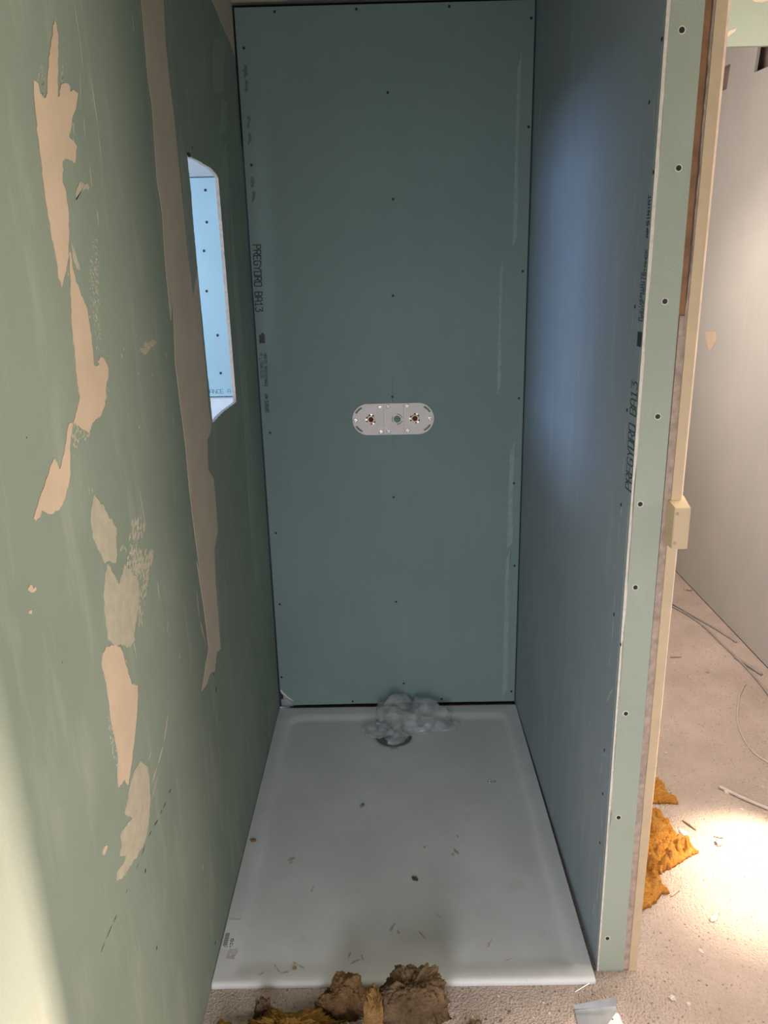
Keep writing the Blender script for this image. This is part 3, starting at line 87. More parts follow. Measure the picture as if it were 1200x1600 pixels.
# ---------------------------------------------------------------- helpers
def tag(o, label=None, cat=None, group=None, kind=None):
    if label: o['label'] = label
    if cat: o['category'] = cat
    if group: o['group'] = group
    if kind: o['kind'] = kind
    return o
def empty(name, loc, label, cat, group=None):
    o = bpy.data.objects.new(name, None); COL.objects.link(o); o.location = loc; o.empty_display_size = 0.05
    return tag(o, label, cat, group)
def link(name, bm, mat, parent=None, loc=(0, 0, 0), smooth=False):
    me = bpy.data.meshes.new(name); bm.normal_update(); bm.to_mesh(me); bm.free()
    if mat: me.materials.append(mat)
    if smooth:
        for p in me.polygons: p.use_smooth = True
    o = bpy.data.objects.new(name, me); COL.objects.link(o); o.location = loc
    if parent: o.parent = parent
    return o
def box(bm, a, b):
    x0, y0, z0 = a; x1, y1, z1 = b
    v = [bm.verts.new(p) for p in ((x0,y0,z0),(x1,y0,z0),(x1,y1,z0),(x0,y1,z0),(x0,y0,z1),(x1,y0,z1),(x1,y1,z1),(x0,y1,z1))]
    for f in ((3,2,1,0),(4,5,6,7),(0,1,5,4),(1,2,6,5),(2,3,7,6),(3,0,4,7)): bm.faces.new([v[i] for i in f])
def prism(bm, pts, P, depth):
    # closed outline pts (u,v); P(u,v,d) -> 3D; from d=0 to d=depth
    a = [bm.verts.new(P(u, v, 0)) for u, v in pts]; b = [bm.verts.new(P(u, v, depth)) for u, v in pts]
    n = len(pts); faces = [bm.faces.new(a), bm.faces.new(list(reversed(b)))]
    for i in range(n): bm.faces.new((a[i], b[i], b[(i+1) % n], a[(i+1) % n]))
    bmesh.ops.triangulate(bm, faces=faces)
def coat(bm, pts, P, depth):
    # thin coat lying on a surface: a filled top and a skirt down to the surface, no underside
    a = [bm.verts.new(P(u, v, depth)) for u, v in pts]; b = [bm.verts.new(P(u, v, -.0002)) for u, v in pts]; n = len(pts)
    out = Vector(P(*pts[0], 1))-Vector(P(*pts[0], 0)); f = bm.faces.new(a); f.normal_update()
    r = bmesh.ops.triangulate(bm, faces=[f], ngon_method='EAR_CLIP')
    for f in r['faces']:
        f.normal_update()
        if f.normal.dot(out) < 0: f.normal_flip()
    for i in range(n): bm.faces.new((a[i], b[i], b[(i+1) % n], a[(i+1) % n]))
def tube(bm, pts, r, n=8):
    pts = [Vector(p) for p in pts]; rings = []
    for i, p in enumerate(pts):
        t = (pts[min(i+1, len(pts)-1)]-pts[max(i-1, 0)]).normalized()
        a = t.cross(Vector((0, 0, 1)));  a = a.normalized() if a.length > 1e-3 else Vector((1, 0, 0)); b = t.cross(a)
        rr = r[i] if isinstance(r, (list, tuple)) else r
        rings.append([bm.verts.new(p+rr*(math.cos(k*2*math.pi/n)*a+math.sin(k*2*math.pi/n)*b)) for k in range(n)])
    for i in range(len(rings)-1):
        for k in range(n): bm.faces.new((rings[i][k], rings[i][(k+1) % n], rings[i+1][(k+1) % n], rings[i+1][k]))
    bm.faces.new(rings[0][::-1]); bm.faces.new(rings[-1])
def lathe(bm, prof, O, A, n=20):
    # prof (radius, height) about axis A at O
    A = Vector(A).normalized(); X = A.orthogonal().normalized(); Y = A.cross(X); O = Vector(O); rings = []
    for r, h in prof: rings.append([bm.verts.new(O+A*h+r*(math.cos(k*2*math.pi/n)*X+math.sin(k*2*math.pi/n)*Y)) for k in range(n)])
    for i in range(len(rings)-1):
        for k in range(n): bm.faces.new((rings[i][k], rings[i][(k+1) % n], rings[i+1][(k+1) % n], rings[i+1][k]))
    bm.faces.new(rings[0][::-1]); bm.faces.new(rings[-1])
def smooth_path(pts, n=8):
    P = [Vector(p) for p in pts]; P = [P[0]*2-P[1]]+P+[P[-1]*2-P[-2]]; out = []
    for i in range(1, len(P)-2):
        for k in range(n):
            t = k/n; a, b, c, d = P[i-1], P[i], P[i+1], P[i+2]
            out.append(0.5*((2*b)+(c-a)*t+(2*a-5*b+4*c-d)*t*t+(3*b-a-3*c+d)*t**3))
    out.append(P[-2]); return out
def fbm(p, o=4): return noise.fractal(p, 1.0, 2.1, o)
def rough_outline(pts, step, amp, seed, scale=90.):
    out = []
    n = len(pts)
    for i in range(n):
        a = Vector((*pts[i], 0)); b = Vector((*pts[(i+1) % n], 0)); d = b-a
        if d.length < 1e-6: continue
        k = max(1, int(d.length/step)); nr = Vector((-d.y, d.x, 0)).normalized()
        for j in range(k):
            p = a+d*(j/k); w = math.sin(math.pi*(j/k)) if k > 1 else 0
            s = noise.noise(Vector((p.x*scale, p.y*scale, seed)))*amp + noise.noise(Vector((p.x*scale*4, p.y*scale*4, seed+7)))*amp*.5
            q = p+nr*s*(0.4+0.6*w); out.append((q.x, q.y))
    return out

# ---------------------------------------------------------------- materials
def M(name):
    m = bpy.data.materials.new(name); m.use_nodes = True; nt = m.node_tree; return m, nt, nt.nodes['Principled BSDF']
def nd(nt, t, **k):
    n = nt.nodes.new(t)
    for a, b in k.items():
        if a.startswith('i_'): n.inputs[a[2:].replace('_', ' ')].default_value = b
        else: setattr(n, a, b)
    return n
def coords(nt, scale=(1, 1, 1)):
    c = nd(nt, 'ShaderNodeNewGeometry'); mp = nd(nt, 'ShaderNodeMapping'); mp.inputs['Scale'].default_value = scale
    nt.links.new(c.outputs['Position'], mp.inputs['Vector']); return mp.outputs[0]
def nz(nt, vec, scale, detail=4, rough=.55):
    n = nd(nt, 'ShaderNodeTexNoise', i_Scale=scale, i_Detail=detail, i_Roughness=rough); nt.links.new(vec, n.inputs['Vector']); return n.outputs[0]
def ramp(nt, fac, stops):
    r = nd(nt, 'ShaderNodeValToRGB'); e = r.color_ramp.elements
    while len(e) < len(stops): e.new(.5)
    for el, (p, c) in zip(e, stops): el.position = p; el.color = (*c, 1) if len(c) == 3 else c
    nt.links.new(fac, r.inputs[0]); return r.outputs[0]
def mixc(nt, fac, a, b, bt='MIX'):
    m = nd(nt, 'ShaderNodeMix', data_type='RGBA', blend_type=bt)
    for s, v in ((0, fac), (6, a), (7, b)):
        if isinstance(v, bpy.types.NodeSocket): nt.links.new(v, m.inputs[s])
        else: m.inputs[s].default_value = v if s == 0 else (*v, 1)
    return m.outputs[2]
def bump(nt, bs, h, strength=.3, dist=.002):
    b = nd(nt, 'ShaderNodeBump', i_Strength=strength, i_Distance=dist); nt.links.new(h, b.inputs['Height']); nt.links.new(b.outputs[0], bs.inputs['Normal'])
def plain(name, col, rough=.6, metal=0., bstr=0., bscale=200, var=.12, vscale=30):
    m, nt, bs = M(name); v = coords(nt)
    n = nz(nt, v, vscale); lo = tuple(c*(1-var) for c in col); hi = tuple(min(1, c*(1+var)) for c in col)
    nt.links.new(ramp(nt, n, [(.3, lo), (.7, hi)]), bs.inputs['Base Color'])
    bs.inputs['Roughness'].default_value = rough; bs.inputs['Metallic'].default_value = metal
    if bstr: bump(nt, bs, nz(nt, v, bscale), bstr, .0015)
    return m
def board(name, a, b, smear=(.5, .5, .46), amt=.35, rough=.75, stretch=(1, 1, .22)):
    # paper-faced moisture board: mottled green with faint vertical wipes of compound
    m, nt, bs = M(name); v = coords(nt); vs = coords(nt, stretch)
    base = ramp(nt, nz(nt, v, 2.3, 5), [(.3, a), (.7, b)])
    fine = ramp(nt, nz(nt, v, 400, 2), [(.2, (.9, .9, .9)), (.8, (1.06, 1.06, 1.06))])
    base = mixc(nt, 1., base, fine, 'MULTIPLY')
    w = ramp(nt, nz(nt, vs, 16, 7, .62), [(.52, (0, 0, 0)), (.78, (amt,)*3)])
    nt.links.new(mixc(nt, w, base, smear), bs.inputs['Base Color'])
    bs.inputs['Roughness'].default_value = rough; bs.inputs['Specular IOR Level'].default_value = .35
    bump(nt, bs, nz(nt, v, 500, 2), .12, .0006); return m
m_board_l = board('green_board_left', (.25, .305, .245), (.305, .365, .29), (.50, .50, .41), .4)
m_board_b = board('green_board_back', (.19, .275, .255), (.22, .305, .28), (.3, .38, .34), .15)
m_board_r = board('green_board_right', (.28, .335, .36), (.31, .365, .385), (.46, .52, .50), .35)  # grey-blue base carries part of the cool light's tint on green paper
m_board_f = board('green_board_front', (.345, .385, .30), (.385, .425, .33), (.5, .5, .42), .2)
m_board_h = board('grey_board_hall', (.48, .46, .42), (.54, .51, .465), (.62, .55, .46), .3)
m_board_far = board('blue_green_board', (.36, .50, .50), (.42, .56, .56), (.6, .62, .6), .2)
m_comp = plain('joint_compound', (.66, .51, .37), .85, 0, .25, 160, .06, 14)
m_skim = plain('thin_compound', (.50, .46, .35), .85, 0, .25, 160, .10, 45)
m_jointm = plain('joint_compound_strip', (.60, .52, .40), .85, 0, .2, 120, .06, 10)
m_faint = plain('faint_compound', (.32, .37, .30), .8, 0, .1, 160, .08, 40)
m_streak = plain('streak', (.40, .46, .40), .8)
m_cut = plain('knife_cut', (.035, .04, .035), .9)
m_gyps = plain('gypsum_edge', (.66, .61, .53), .9, 0, .5, 250, .12, 90)
m_black = plain('black_screw', (.012, .012, .012), .5)
m_ink = plain('printed_ink', (.028, .04, .042), .8)
m_inkfaint = plain('faded_ink', (.075, .11, .11), .8)
m_pencil = plain('pencil_line', (.07, .10, .095), .8)
m_void = plain('dark_cavity', (.02, .02, .02), 1)
m_steel = plain('galvanised_steel', (.55, .56, .58), .38, .85, .1, 120, .08)
m_cream = plain('cream_primer', (.58, .44, .27), .55, 0, .06, 80, .05)
m_mortar = plain('rough_mortar', (.42, .32, .25), .95, 0, .9, 120, .25, 60)
m_wood = plain('brown_batten', (.30, .15, .07), .8, 0, .3, 90, .25, 25)
m_white = plain('white_plaster', (.72, .70, .66), .85, 0, .1, 100, .04)

def tray_mat():
    m, nt, bs = M('white_resin_tray'); v = coords(nt)
    big = ramp(nt, nz(nt, v, 3.5, 6, .6), [(.35, (.66, .65, .63)), (.65, (.76, .75, .735))])
    st = ramp(nt, nz(nt, v, 11, 8, .7), [(.60, (0, 0, 0)), (.76, (.42,)*3)])
    g = nd(nt, 'ShaderNodeNewGeometry'); sp = nd(nt, 'ShaderNodeSeparateXYZ'); nt.links.new(g.outputs[0], sp.inputs[0])
    near = nd(nt, 'ShaderNodeMapRange', i_From_Min=.75, i_From_Max=-.02, i_To_Min=.25, i_To_Max=1.0); nt.links.new(sp.outputs[1], near.inputs[0])
    f = nd(nt, 'ShaderNodeMath', operation='MULTIPLY'); nt.links.new(st, f.inputs[0]); nt.links.new(near.outputs[0], f.inputs[1])
    c = mixc(nt, f.outputs[0], big, (.46, .38, .28))
    sp2 = ramp(nt, nz(nt, v, 160, 3, .5), [(.70, (0, 0, 0)), (.76, (.5,)*3)])
    nt.links.new(mixc(nt, sp2, c, (.36, .31, .25)), bs.inputs['Base Color'])
    bs.inputs['Roughness'].default_value = .42; bs.inputs['Specular IOR Level'].default_value = .4
    bump(nt, bs, nz(nt, v, 350, 2), .08, .0006); return m
m_tray = tray_mat()
def floor_mat():
    m, nt, bs = M('dusty_concrete'); v = coords(nt)
    base = ramp(nt, nz(nt, v, 4, 7, .6), [(.3, (.48, .37, .305)), (.7, (.63, .50, .415))])
    vo = nd(nt, 'ShaderNodeTexVoronoi', i_Scale=85., i_Randomness=1.); nt.links.new(v, vo.inputs['Vector'])
    peb = ramp(nt, vo.outputs['Distance'], [(.14, (1, 1, 1)), (.30, (0, 0, 0))])
    gate = ramp(nt, nz(nt, v, 26, 3), [(.44, (0, 0, 0)), (.54, (.8,)*3)])
    f = mixc(nt, 1., peb, gate, 'MULTIPLY')
    c = mixc(nt, f, base, ramp(nt, vo.outputs['Color'], [(.2, (.16, .13, .105)), (.55, (.36, .27, .20)), (.85, (.62, .53, .44))]))
    nt.links.new(c, bs.inputs['Base Color']); bs.inputs['Roughness'].default_value = .95
    g1 = nz(nt, v, 150, 6, .7)
    g2 = nd(nt, 'ShaderNodeTexVoronoi', i_Scale=200.); nt.links.new(v, g2.inputs['Vector'])
    a = nd(nt, 'ShaderNodeMath', operation='SUBTRACT'); nt.links.new(g1, a.inputs[0]); nt.links.new(g2.outputs['Distance'], a.inputs[1])
    bump(nt, bs, a.outputs[0], .9, .006); return m
m_floor = floor_mat()
def wool_mat(name, lo, mid, hi, tip=None):
    m, nt, bs = M(name); v = coords(nt); vs = coords(nt, (1, 1, 3.2))
    n = nz(nt, v, 26, 8, .7); n2 = nz(nt, vs, 130, 5, .7)
    c = ramp(nt, n, [(.28, lo), (.5, mid), (.72, hi)])
    k = ramp(nt, n2, [(.3, (.62, .62, .62)), (.7, (1.22, 1.22, 1.22))]); c = mixc(nt, 1., c, k, 'MULTIPLY')
    nt.links.new(c, bs.inputs['Base Color']); bs.inputs['Roughness'].default_value = 1.; bs.inputs['Specular IOR Level'].default_value = .1
    n3 = nz(nt, v, 420, 4, .7); ad = nd(nt, 'ShaderNodeMath', operation='ADD'); nt.links.new(n2, ad.inputs[0]); nt.links.new(n3, ad.inputs[1])
    bump(nt, bs, ad.outputs[0], 1., .006); return m
m_wool_brown = wool_mat('brown_mineral_wool', (.17, .105, .055), (.29, .19, .105), (.42, .28, .16))
m_wool_gold = wool_mat('golden_glass_wool', (.26, .13, .03), (.44, .23, .055), (.56, .33, .09))
m_wool_tan = wool_mat('tan_mineral_wool', (.20, .115, .05), (.33, .19, .085), (.44, .26, .12))
m_wool_yellow = wool_mat('yellow_glass_wool', (.58, .21, .035), (.78, .35, .07), (.88, .48, .13))
m_wool_side = wool_mat('layered_glass_wool', (.36, .19, .06), (.54, .31, .11), (.68, .43, .19))

# ---------------------------------------------------------------- structure
XF = lambda u, v, d: (d, u, v)                 # on the left wall
def wall_piece(name, mat, a, b, parent=None):
    bm = bmesh.new(); box(bm, a, b); return tag(link(name, bm, mat, parent), kind='structure')
# floor
bm = bmesh.new(); box(bm, (-2.6, -2.6, FLOOR_Z-.1), (HALL_X+.2, 4.6, FLOOR_Z)); tag(link('floor', bm, m_floor), kind='structure')
# left wall: one board thick, with a saw-cut opening
WY0, WY1, WZ0, WZ1 = .488, .832, 1.234, 1.842
outer = [(-2.4, FLOOR_Z), (1.235, FLOOR_Z), (1.235, CEIL_Z), (-2.4, CEIL_Z)]
inner = rough_outline([(WY0, 1.845), (.62, 1.8475), (.74, 1.846), (.801, 1.838), (WY1-.008, 1.832), (WY1, 1.5), (WY1+.004, 1.232), (.66, 1.236), (.512, 1.232), (WY0+.012, 1.4), (WY0+.004, 1.6)], .006, .004, 3.)
bm = bmesh.new()
def ring_wall(bm, outer, inner, P, d0, d1):
    fs = []
    for d in (d0, d1):
        es = []
        for loop in (outer, inner):
            vs = [bm.verts.new(P(u, v, d)) for u, v in loop]
            es += [bm.edges.new((vs[i], vs[(i+1) % len(vs)])) for i in range(len(vs))]
        bmesh.ops.triangle_fill(bm, use_beauty=True, use_dissolve=False, edges=es)
    bm.verts.ensure_lookup_table(); N = len(outer)+len(inner)
    off = 0
    for loop in (outer, inner):
        n = len(loop)
        for i in range(n):
            a, b = off+i, off+(i+1) % n
            bm.faces.new((bm.verts[a], bm.verts[b], bm.verts[N+b], bm.verts[N+a]))
        off += n
    bmesh.ops.recalc_face_normals(bm, faces=bm.faces[:])
ring_wall(bm, outer, inner, XF, 0., -.009)
wall_left = tag(link('wall_left', bm, m_board_l), kind='structure')
wall_left.data.materials.append(m_gyps)
for p in wall_left.data.polygons:              # sawn gypsum round the opening
    c = p.center
    if abs(p.normal.x) < .5 and WY0-.03 < c.y < WY1+.03 and WZ0-.03 < c.z < WZ1+.03: p.material_index = 1
def stain_set(name, polys, mat, thick, amp, parent, P, step=.004, base=.0):
    for k, pl in enumerate(polys):
        bm = bmesh.new(); coat(bm, rough_outline(pl, step, amp, k*3.1+thick*1e4), lambda u, v, d: P(u, v, base+d), thick)
        link(name, bm, mat, parent)
stain_set('compound_patch', LEFT_PATCH, m_comp, .0011, .0035, wall_left, XF)
stain_set('compound_skim', LEFT_SKIM, m_skim, .0007, .0045, wall_left, XF)
stain_set('joint_strip', LEFT_JOINT, m_jointm, .0008, .0016, wall_left, XF)
stain_set('faint_skim', LEFT_FAINT, m_faint, .0004, .003, wall_left, XF)  # faint compound: darker skim by the joint, thin coat near the corner
stain_set('ceiling_joint', [[(.80, 2.356), (.83, 2.283), (.911, 2.272), (.98, 2.262), (1.05, 2.246), (1.10, 2.236), (1.12, 2.240), (1.13, 2.234), (1.176, 2.225), (1.222, 2.21), (1.222, 2.352), (1.0, 2.352)]], m_jointm, .0008, .001, wall_left, XF)
def fleck_mesh(name, fl, mat, parent, P, h=.0009):
    bm = bmesh.new()
    for u, v, l, w, a in fl:
        s, c = math.sin(a), math.cos(a); q = []
        for t, r in ((-.5, 0), (-.28, .42), (.05, .5), (.3, .3), (.5, 0), (.28, -.35), (-.05, -.5), (-.32, -.3)):
            q.append((u+s*t*l+c*r*w, v+c*t*l-s*r*w))
        top = bm.verts.new(P(u, v, h)); ring = [bm.verts.new(P(x, y, .00005)) for x, y in q]
        for i in range(8): bm.faces.new((ring[i], ring[(i+1) % 8], top))
    bmesh.ops.recalc_face_normals(bm, faces=bm.faces[:])
    return link(name, bm, mat, parent)
fleck_mesh('compound_speckle', FLECK_SPECKLE, m_skim, wall_left, XF)
fleck_mesh('compound_splash', FLECK_SMEAR_UPPER, m_skim, wall_left, XF)
fleck_mesh('compound_smear', FLECK_SMEAR_MIDDLE, m_skim, wall_left, XF)
fleck_mesh('compound_crumbs', FLECK_EDGE_CRUMBS, m_skim, wall_left, XF)
def streaks(name, ls, mat, parent, P, h=.0006):
    fleck_mesh(name, [((a+c)/2, (b+d)/2, math.hypot(a-c, b-d), w, math.atan2(c-a, d-b)) for a, b, c, d, w in ls], mat, parent, P, h)
streaks('scratch_marks', LEFT_STREAK, m_skim, wall_left, XF)
streaks('knife_cuts', LEFT_CUT, m_cut, wall_left, XF, .0003)

# back wall: one board with a broken lower left corner, dark cavity and stud behind
bm = bmesh.new(); YB = lambda u, v, d: (u, BACK_Y+d, v)
bl = [(.007, 2.338), (.007, .075)] + rough_outline([(.007, .072), (.020, .052), (.034, .040), (.052, .030), (.053, .024)], .006, .004, 5.)[:-3] + [(.054, .008), (.30, .010), (.895, .010), (.895, 2.338)]
prism(bm, bl, YB, .0125); bmesh.ops.recalc_face_normals(bm, faces=bm.faces[:])
wall_back = tag(link('wall_back', bm, m_board_b), kind='structure')
wall_piece('wall_behind_board', m_void, (-.02, BACK_Y+.03, FLOOR_Z), (1.03, BACK_Y+.08, CEIL_Z))
bm = bmesh.new(); box(bm, (.016, BACK_Y+.013, .0), (.070, BACK_Y+.028, 2.33)); link('stud', bm, m_steel, wall_back)
bm = bmesh.new(); box(bm, (.008, BACK_Y+.004, .001), (.0525, BACK_Y+.0125, .030)); link('track', bm, m_steel, wall_back)
bm = bmesh.new(); prism(bm, [(.008, .074), (.012, .078), (.020, .066), (.034, .050), (.052, .034), (.058, .028), (.050, .030), (.040, .036), (.028, .048), (.014, .060)], lambda u, v, d: (u, BACK_Y-.0006-d, v), .004)
bmesh.ops.recalc_face_normals(bm, faces=bm.faces[:]); link('broken_gypsum', bm, m_gyps, wall_back)
def screw(parent, p, axis, r=.0042, mat=None):
    bm = bmesh.new(); lathe(bm, [(r, -.0002), (r, .0003), (r*.75, .0002), (r*.35, -.0001)], p, axis, 16)
    return link('screw', bm, mat or m_black, parent)
for x, z in BACK_SCREWS: screw(wall_back, (x, BACK_Y-.0003, z), (0, -1, 0))
# faint lighter tapered edge of the back board
m_taper = plain('tapered_edge', (.255, .35, .32), .7, 0, 0, 100, .1, 60)
for x0, x1, z0, z1 in ((.806, .818, 1.18, 1.62), (.848, .868, .03, .62), (.852, .872, .62, 1.02), (.846, .86, 1.65, 2.2)):
    stain_set('tapered_edge', [[(x0, z0), (x1, z0+.03), (x1-.004, (z0+z1)/2), (x1-.002, z1), (x0+.002, z1-.04)]], m_taper, .0003, .004, wall_back, lambda u, v, d: (u, BACK_Y-d, v))
# smudges beside the left edge
for z in (2.17, 2.13, 2.03, 1.985, 1.86, 1.82):
    stain_set('smudge', [[(.022, z-.018), (.032, z-.010), (.034, z+.012), (.026, z+.018)]], plain('damp_smudge', (.11, .165, .15), .8), .0002, .006, wall_back, lambda u, v, d: (u, BACK_Y-d, v))

# right partition: leaned board box; hall side flush with the steel door frame
def leaned(bm, fb, ft, bk, x1):
    # front bottom (x,y), front top (x,y), back y
    z0, z1 = FLOOR_Z, CEIL_Z
    v = [(fb[0], fb[1], z0), (x1, fb[1], z0), (x1, bk, z0), (.9, bk, z0), (ft[0], ft[1], z1), (x1-.004, ft[1], z1), (x1, bk, z1), (.9, bk, z1)]
    v = [bm.verts.new(p) for p in v]
    for f in ((3,2,1,0),(4,5,6,7),(0,1,5,4),(1,2,6,5),(2,3,7,6),(3,0,4,7)): bm.faces.new([v[i] for i in f])
def front_y(z): return .033+(-.0035-.033)*(z-FLOOR_Z)/2.005
def front_x(z): return .912+(.9005-.912)*(z-FLOOR_Z)/2.005
FT = (front_x(CEIL_Z), front_y(CEIL_Z))
bm = bmesh.new(); leaned(bm, (.912, .0335+.0125), (FT[0], FT[1]+.0125), BACK_Y+.03, .985)
wall_right = tag(link('wall_right', bm, m_board_r), kind='structure')
# front board closing the end of the partition
def strip(name, x0b, x1b, x0t, x1t, dy, thick, mat, parent, z0=FLOOR_Z, z1=CEIL_Z, amp=0., seed=1., amp1=None):
    bm = bmesh.new(); L_, R_ = [], []; n = 120 if amp or amp1 else 1
    for i in range(n+1):
        z = z0+(z1-z0)*i/n; t = (z-FLOOR_Z)/(CEIL_Z-FLOOR_Z)
        L_.append((x0b+(x0t-x0b)*t+noise.noise(Vector((z*9, seed, 0)))*amp+noise.noise(Vector((z*60, seed, 3)))*amp*.4, z))
        R_.append((x1b+(x1t-x1b)*t+noise.noise(Vector((z*9, seed+5, 0)))*(amp1 or 0)+noise.noise(Vector((z*60, seed+5, 3)))*(amp1 or 0)*.4, z))
    prism(bm, L_+R_[::-1], lambda u, v, d: (u, front_y(v)+dy+d, v), thick)
    bmesh.ops.recalc_face_normals(bm, faces=bm.faces[:]); return link(name, bm, mat, parent)
end_board = strip('end_board', .9125, .9735, FT[0]+.0005, .9585, 0, .0125, m_board_f, wall_right)
strip('paper_edge', .9115, .9148, FT[0]-.001, FT[0]+.0055, -.0007, .0009, m_gyps, wall_right, amp1=.0022, seed=3.)
for x, z in FRONT_SCREWS:
    y = front_y(z)-.0006; xx = x
    bm = bmesh.new(); lathe(bm, [(.0066, .0), (.0064, .0005), (.005, .0006)], (xx, y+.0006, z), (0, -1, 0), 18); link('screw_ring', bm, m_gyps, wall_right)
    screw(wall_right, (xx, y-.0003, z), (0, -1, 0), .0046)
for y, z in RIGHT_SCREWS: screw(wall_right, (.9+(.0115*(1-z/2)*max(0, 1-y/1.2))-.0004, y, z), (-1, 0, 0), .0036)
def right_x(y, z):                             # the board's face, slightly out of plumb at the front
    t = (BACK_Y+.03-y)/(BACK_Y+.03-front_y(z)-.0125); return .9+(front_x(z)-.9)*min(1.02, max(0, t))
XR = lambda u, v, d: (right_x(u, v)-d-.0002, u, v)
streaks('scratch_marks', RIGHT_STREAK, m_streak, wall_right, XR, .0006)

# rough mortar and batten between end board and door frame, then the cream steel frame
strip('batten', .973, .983, .955, .972, .006, .02, m_wood, wall_right, z0=1.30)
strip('mortar', .973, .989, .964, .981, .003, .02, m_mortar, wall_right, z0=FLOOR_Z, z1=1.50, amp1=.003, seed=2.)
strip('mortar', .985, .990, .9735, .981, .002, .02, m_mortar, wall_right, z0=1.44, z1=CEIL_Z, amp=.004, amp1=.003, seed=8.)
frame = empty('door_frame', (1.0, .03, FLOOR_Z), 'cream painted steel door frame upright on the outer edge of the partition', 'door frame')
frame.location = (0, 0, 0)
strip('upright', .9865, 1.005, .9765, .9955, -.001, .018, m_cream, frame, amp=.0009, seed=6.)
strip('rebate', 1.0045, 1.008, .995, 1.004, .008, .03, plain('lit_pink_cream', (.74, .60, .50), .55), frame, z0=FLOOR_Z)  # pink tone paints the lamp's glow onto the steel rebate
def frustum_box(bm, x0, x1, z0, z1, yb, yf, ins):
    a = [(x0, yb, z0), (x1, yb, z0), (x1, yb, z1), (x0, yb, z1)]; b = [(x0+ins[0], yf, z0+ins[1]), (x1+ins[2], yf, z0+ins[1]), (x1+ins[2], yf, z1-ins[3]), (x0+ins[0], yf, z1-ins[3])]
    v = [bm.verts.new(p) for p in a+b]
    for f in ((3,2,1,0),(4,5,6,7),(0,1,5,4),(1,2,6,5),(2,3,7,6),(3,0,4,7)): bm.faces.new([v[i] for i in f])
bm = bmesh.new(); frustum_box(bm, .9735, 1.012, 1.070, 1.160, .03, -.018, (.006, -.004, -.002, .012))
bmesh.ops.bevel(bm, geom=bm.edges[:], offset=.0012, segments=2, affect='EDGES')
bmesh.ops.recalc_face_normals(bm, faces=bm.faces[:])
sb = link('strike_box', bm, m_cream, frame)
for z in (1.078, 1.137):
    bm = bmesh.new(); lathe(bm, [(.0035, 0), (.0032, .0008), (.001, .0006)], (.985, -.018, z), (0, -1, 0), 14); link('rivet', bm, m_mortar, sb)

# corridor: far side wall, end wall, lowered ceiling with compound patches
HX = lambda u, v, d: (HALL_X-d, u, v)
bm = bmesh.new()
def hall_wall(bm):
    Y0, Y1, Z0, Z1 = -2.4, 4.4, FLOOR_Z, 2.62
    o = [(Y0, Z0), (Y1, Z0), (Y1, Z1), (Y0, Z1)]
    # slots cut near the top of the wall
    es = []
    loops = [o, [(2.505, 2.326), (2.490, 2.424), (2.70, 2.438), (2.70, 2.334)], [(2.03, 2.326), (2.232, 2.334), (2.210, 2.47), (2.03, 2.47)]]
    for d in (0, -.0125):
        es = []
        for lp in loops:
            vs = [bm.verts.new(HX(u, v, d)) for u, v in lp]
            es += [bm.edges.new((vs[i], vs[(i+1) % len(vs)])) for i in range(len(vs))]
        bmesh.ops.triangle_fill(bm, use_beauty=True, use_dissolve=False, edges=es)
    bm.verts.ensure_lookup_table(); N = 12; off = 0
    for lp in loops:
        n = 4
        for i in range(n):
            a, b = off+i, off+(i+1) % n; bm.faces.new((bm.verts[a], bm.verts[b], bm.verts[N+b], bm.verts[N+a]))
        off += n
    bmesh.ops.recalc_face_normals(bm, faces=bm.faces[:])
hall_wall(bm); wall_hall = tag(link('wall_corridor', bm, m_board_h), kind='structure')
wall_piece('wall_corridor_core', plain('brown_cavity', (.34, .25, .20), .9), (HALL_X+.045, -2.4, FLOOR_Z), (HALL_X+.1, 4.4, 2.7))
stain_set('compound_patch', [[(2.49, 1.262), (2.43, 1.27), (2.36, 1.275), (2.355, 1.255), (2.345, 1.235), (2.39, 1.19), (2.42, 1.185), (2.46, 1.225)]], m_comp, .001, .004, wall_hall, HX)
random.seed(4)
def hall_flecks(n, y0, y1, z0, z1, l, w):
    return [(random.uniform(y0, y1), random.uniform(z0, z1), l*random.uniform(.4, 1.5), w*random.uniform(.5, 1.5), random.gauss(0, .35)) for _ in range(n)]
fleck_mesh('compound_splash', hall_flecks(120, 1.55, 1.95, .12, .42, .022, .006)+hall_flecks(40, 1.5, 2.5, .4, 1.3, .015, .004)+hall_flecks(10, 1.9, 2.15, 1.45, 1.55, .05, .008)+hall_flecks(14, 2.2, 2.5, 1.95, 2.2, .05, .005), m_skim, wall_hall, HX)
fleck_mesh('skirting_crack', [(1.9+.0, FLOOR_Z+.002, 4.4, .006, math.pi/2)], m_cut, wall_hall, HX, .0004)
wall_piece('wall_corridor_end', m_board_h, (.9, 4.3, FLOOR_Z), (HALL_X+.02, 4.4, 2.62))
wall_piece('wall_corridor_left', m_board_h, (.985, BACK_Y, FLOOR_Z), (1.03, 4.3, 2.62))
bulk = wall_piece('wall_bulkhead', m_board_f, (1.0, 1.0, 2.152), (HALL_X, 1.0125, 2.62))
BK = lambda u, v, d: (u, 1.0-d, v)
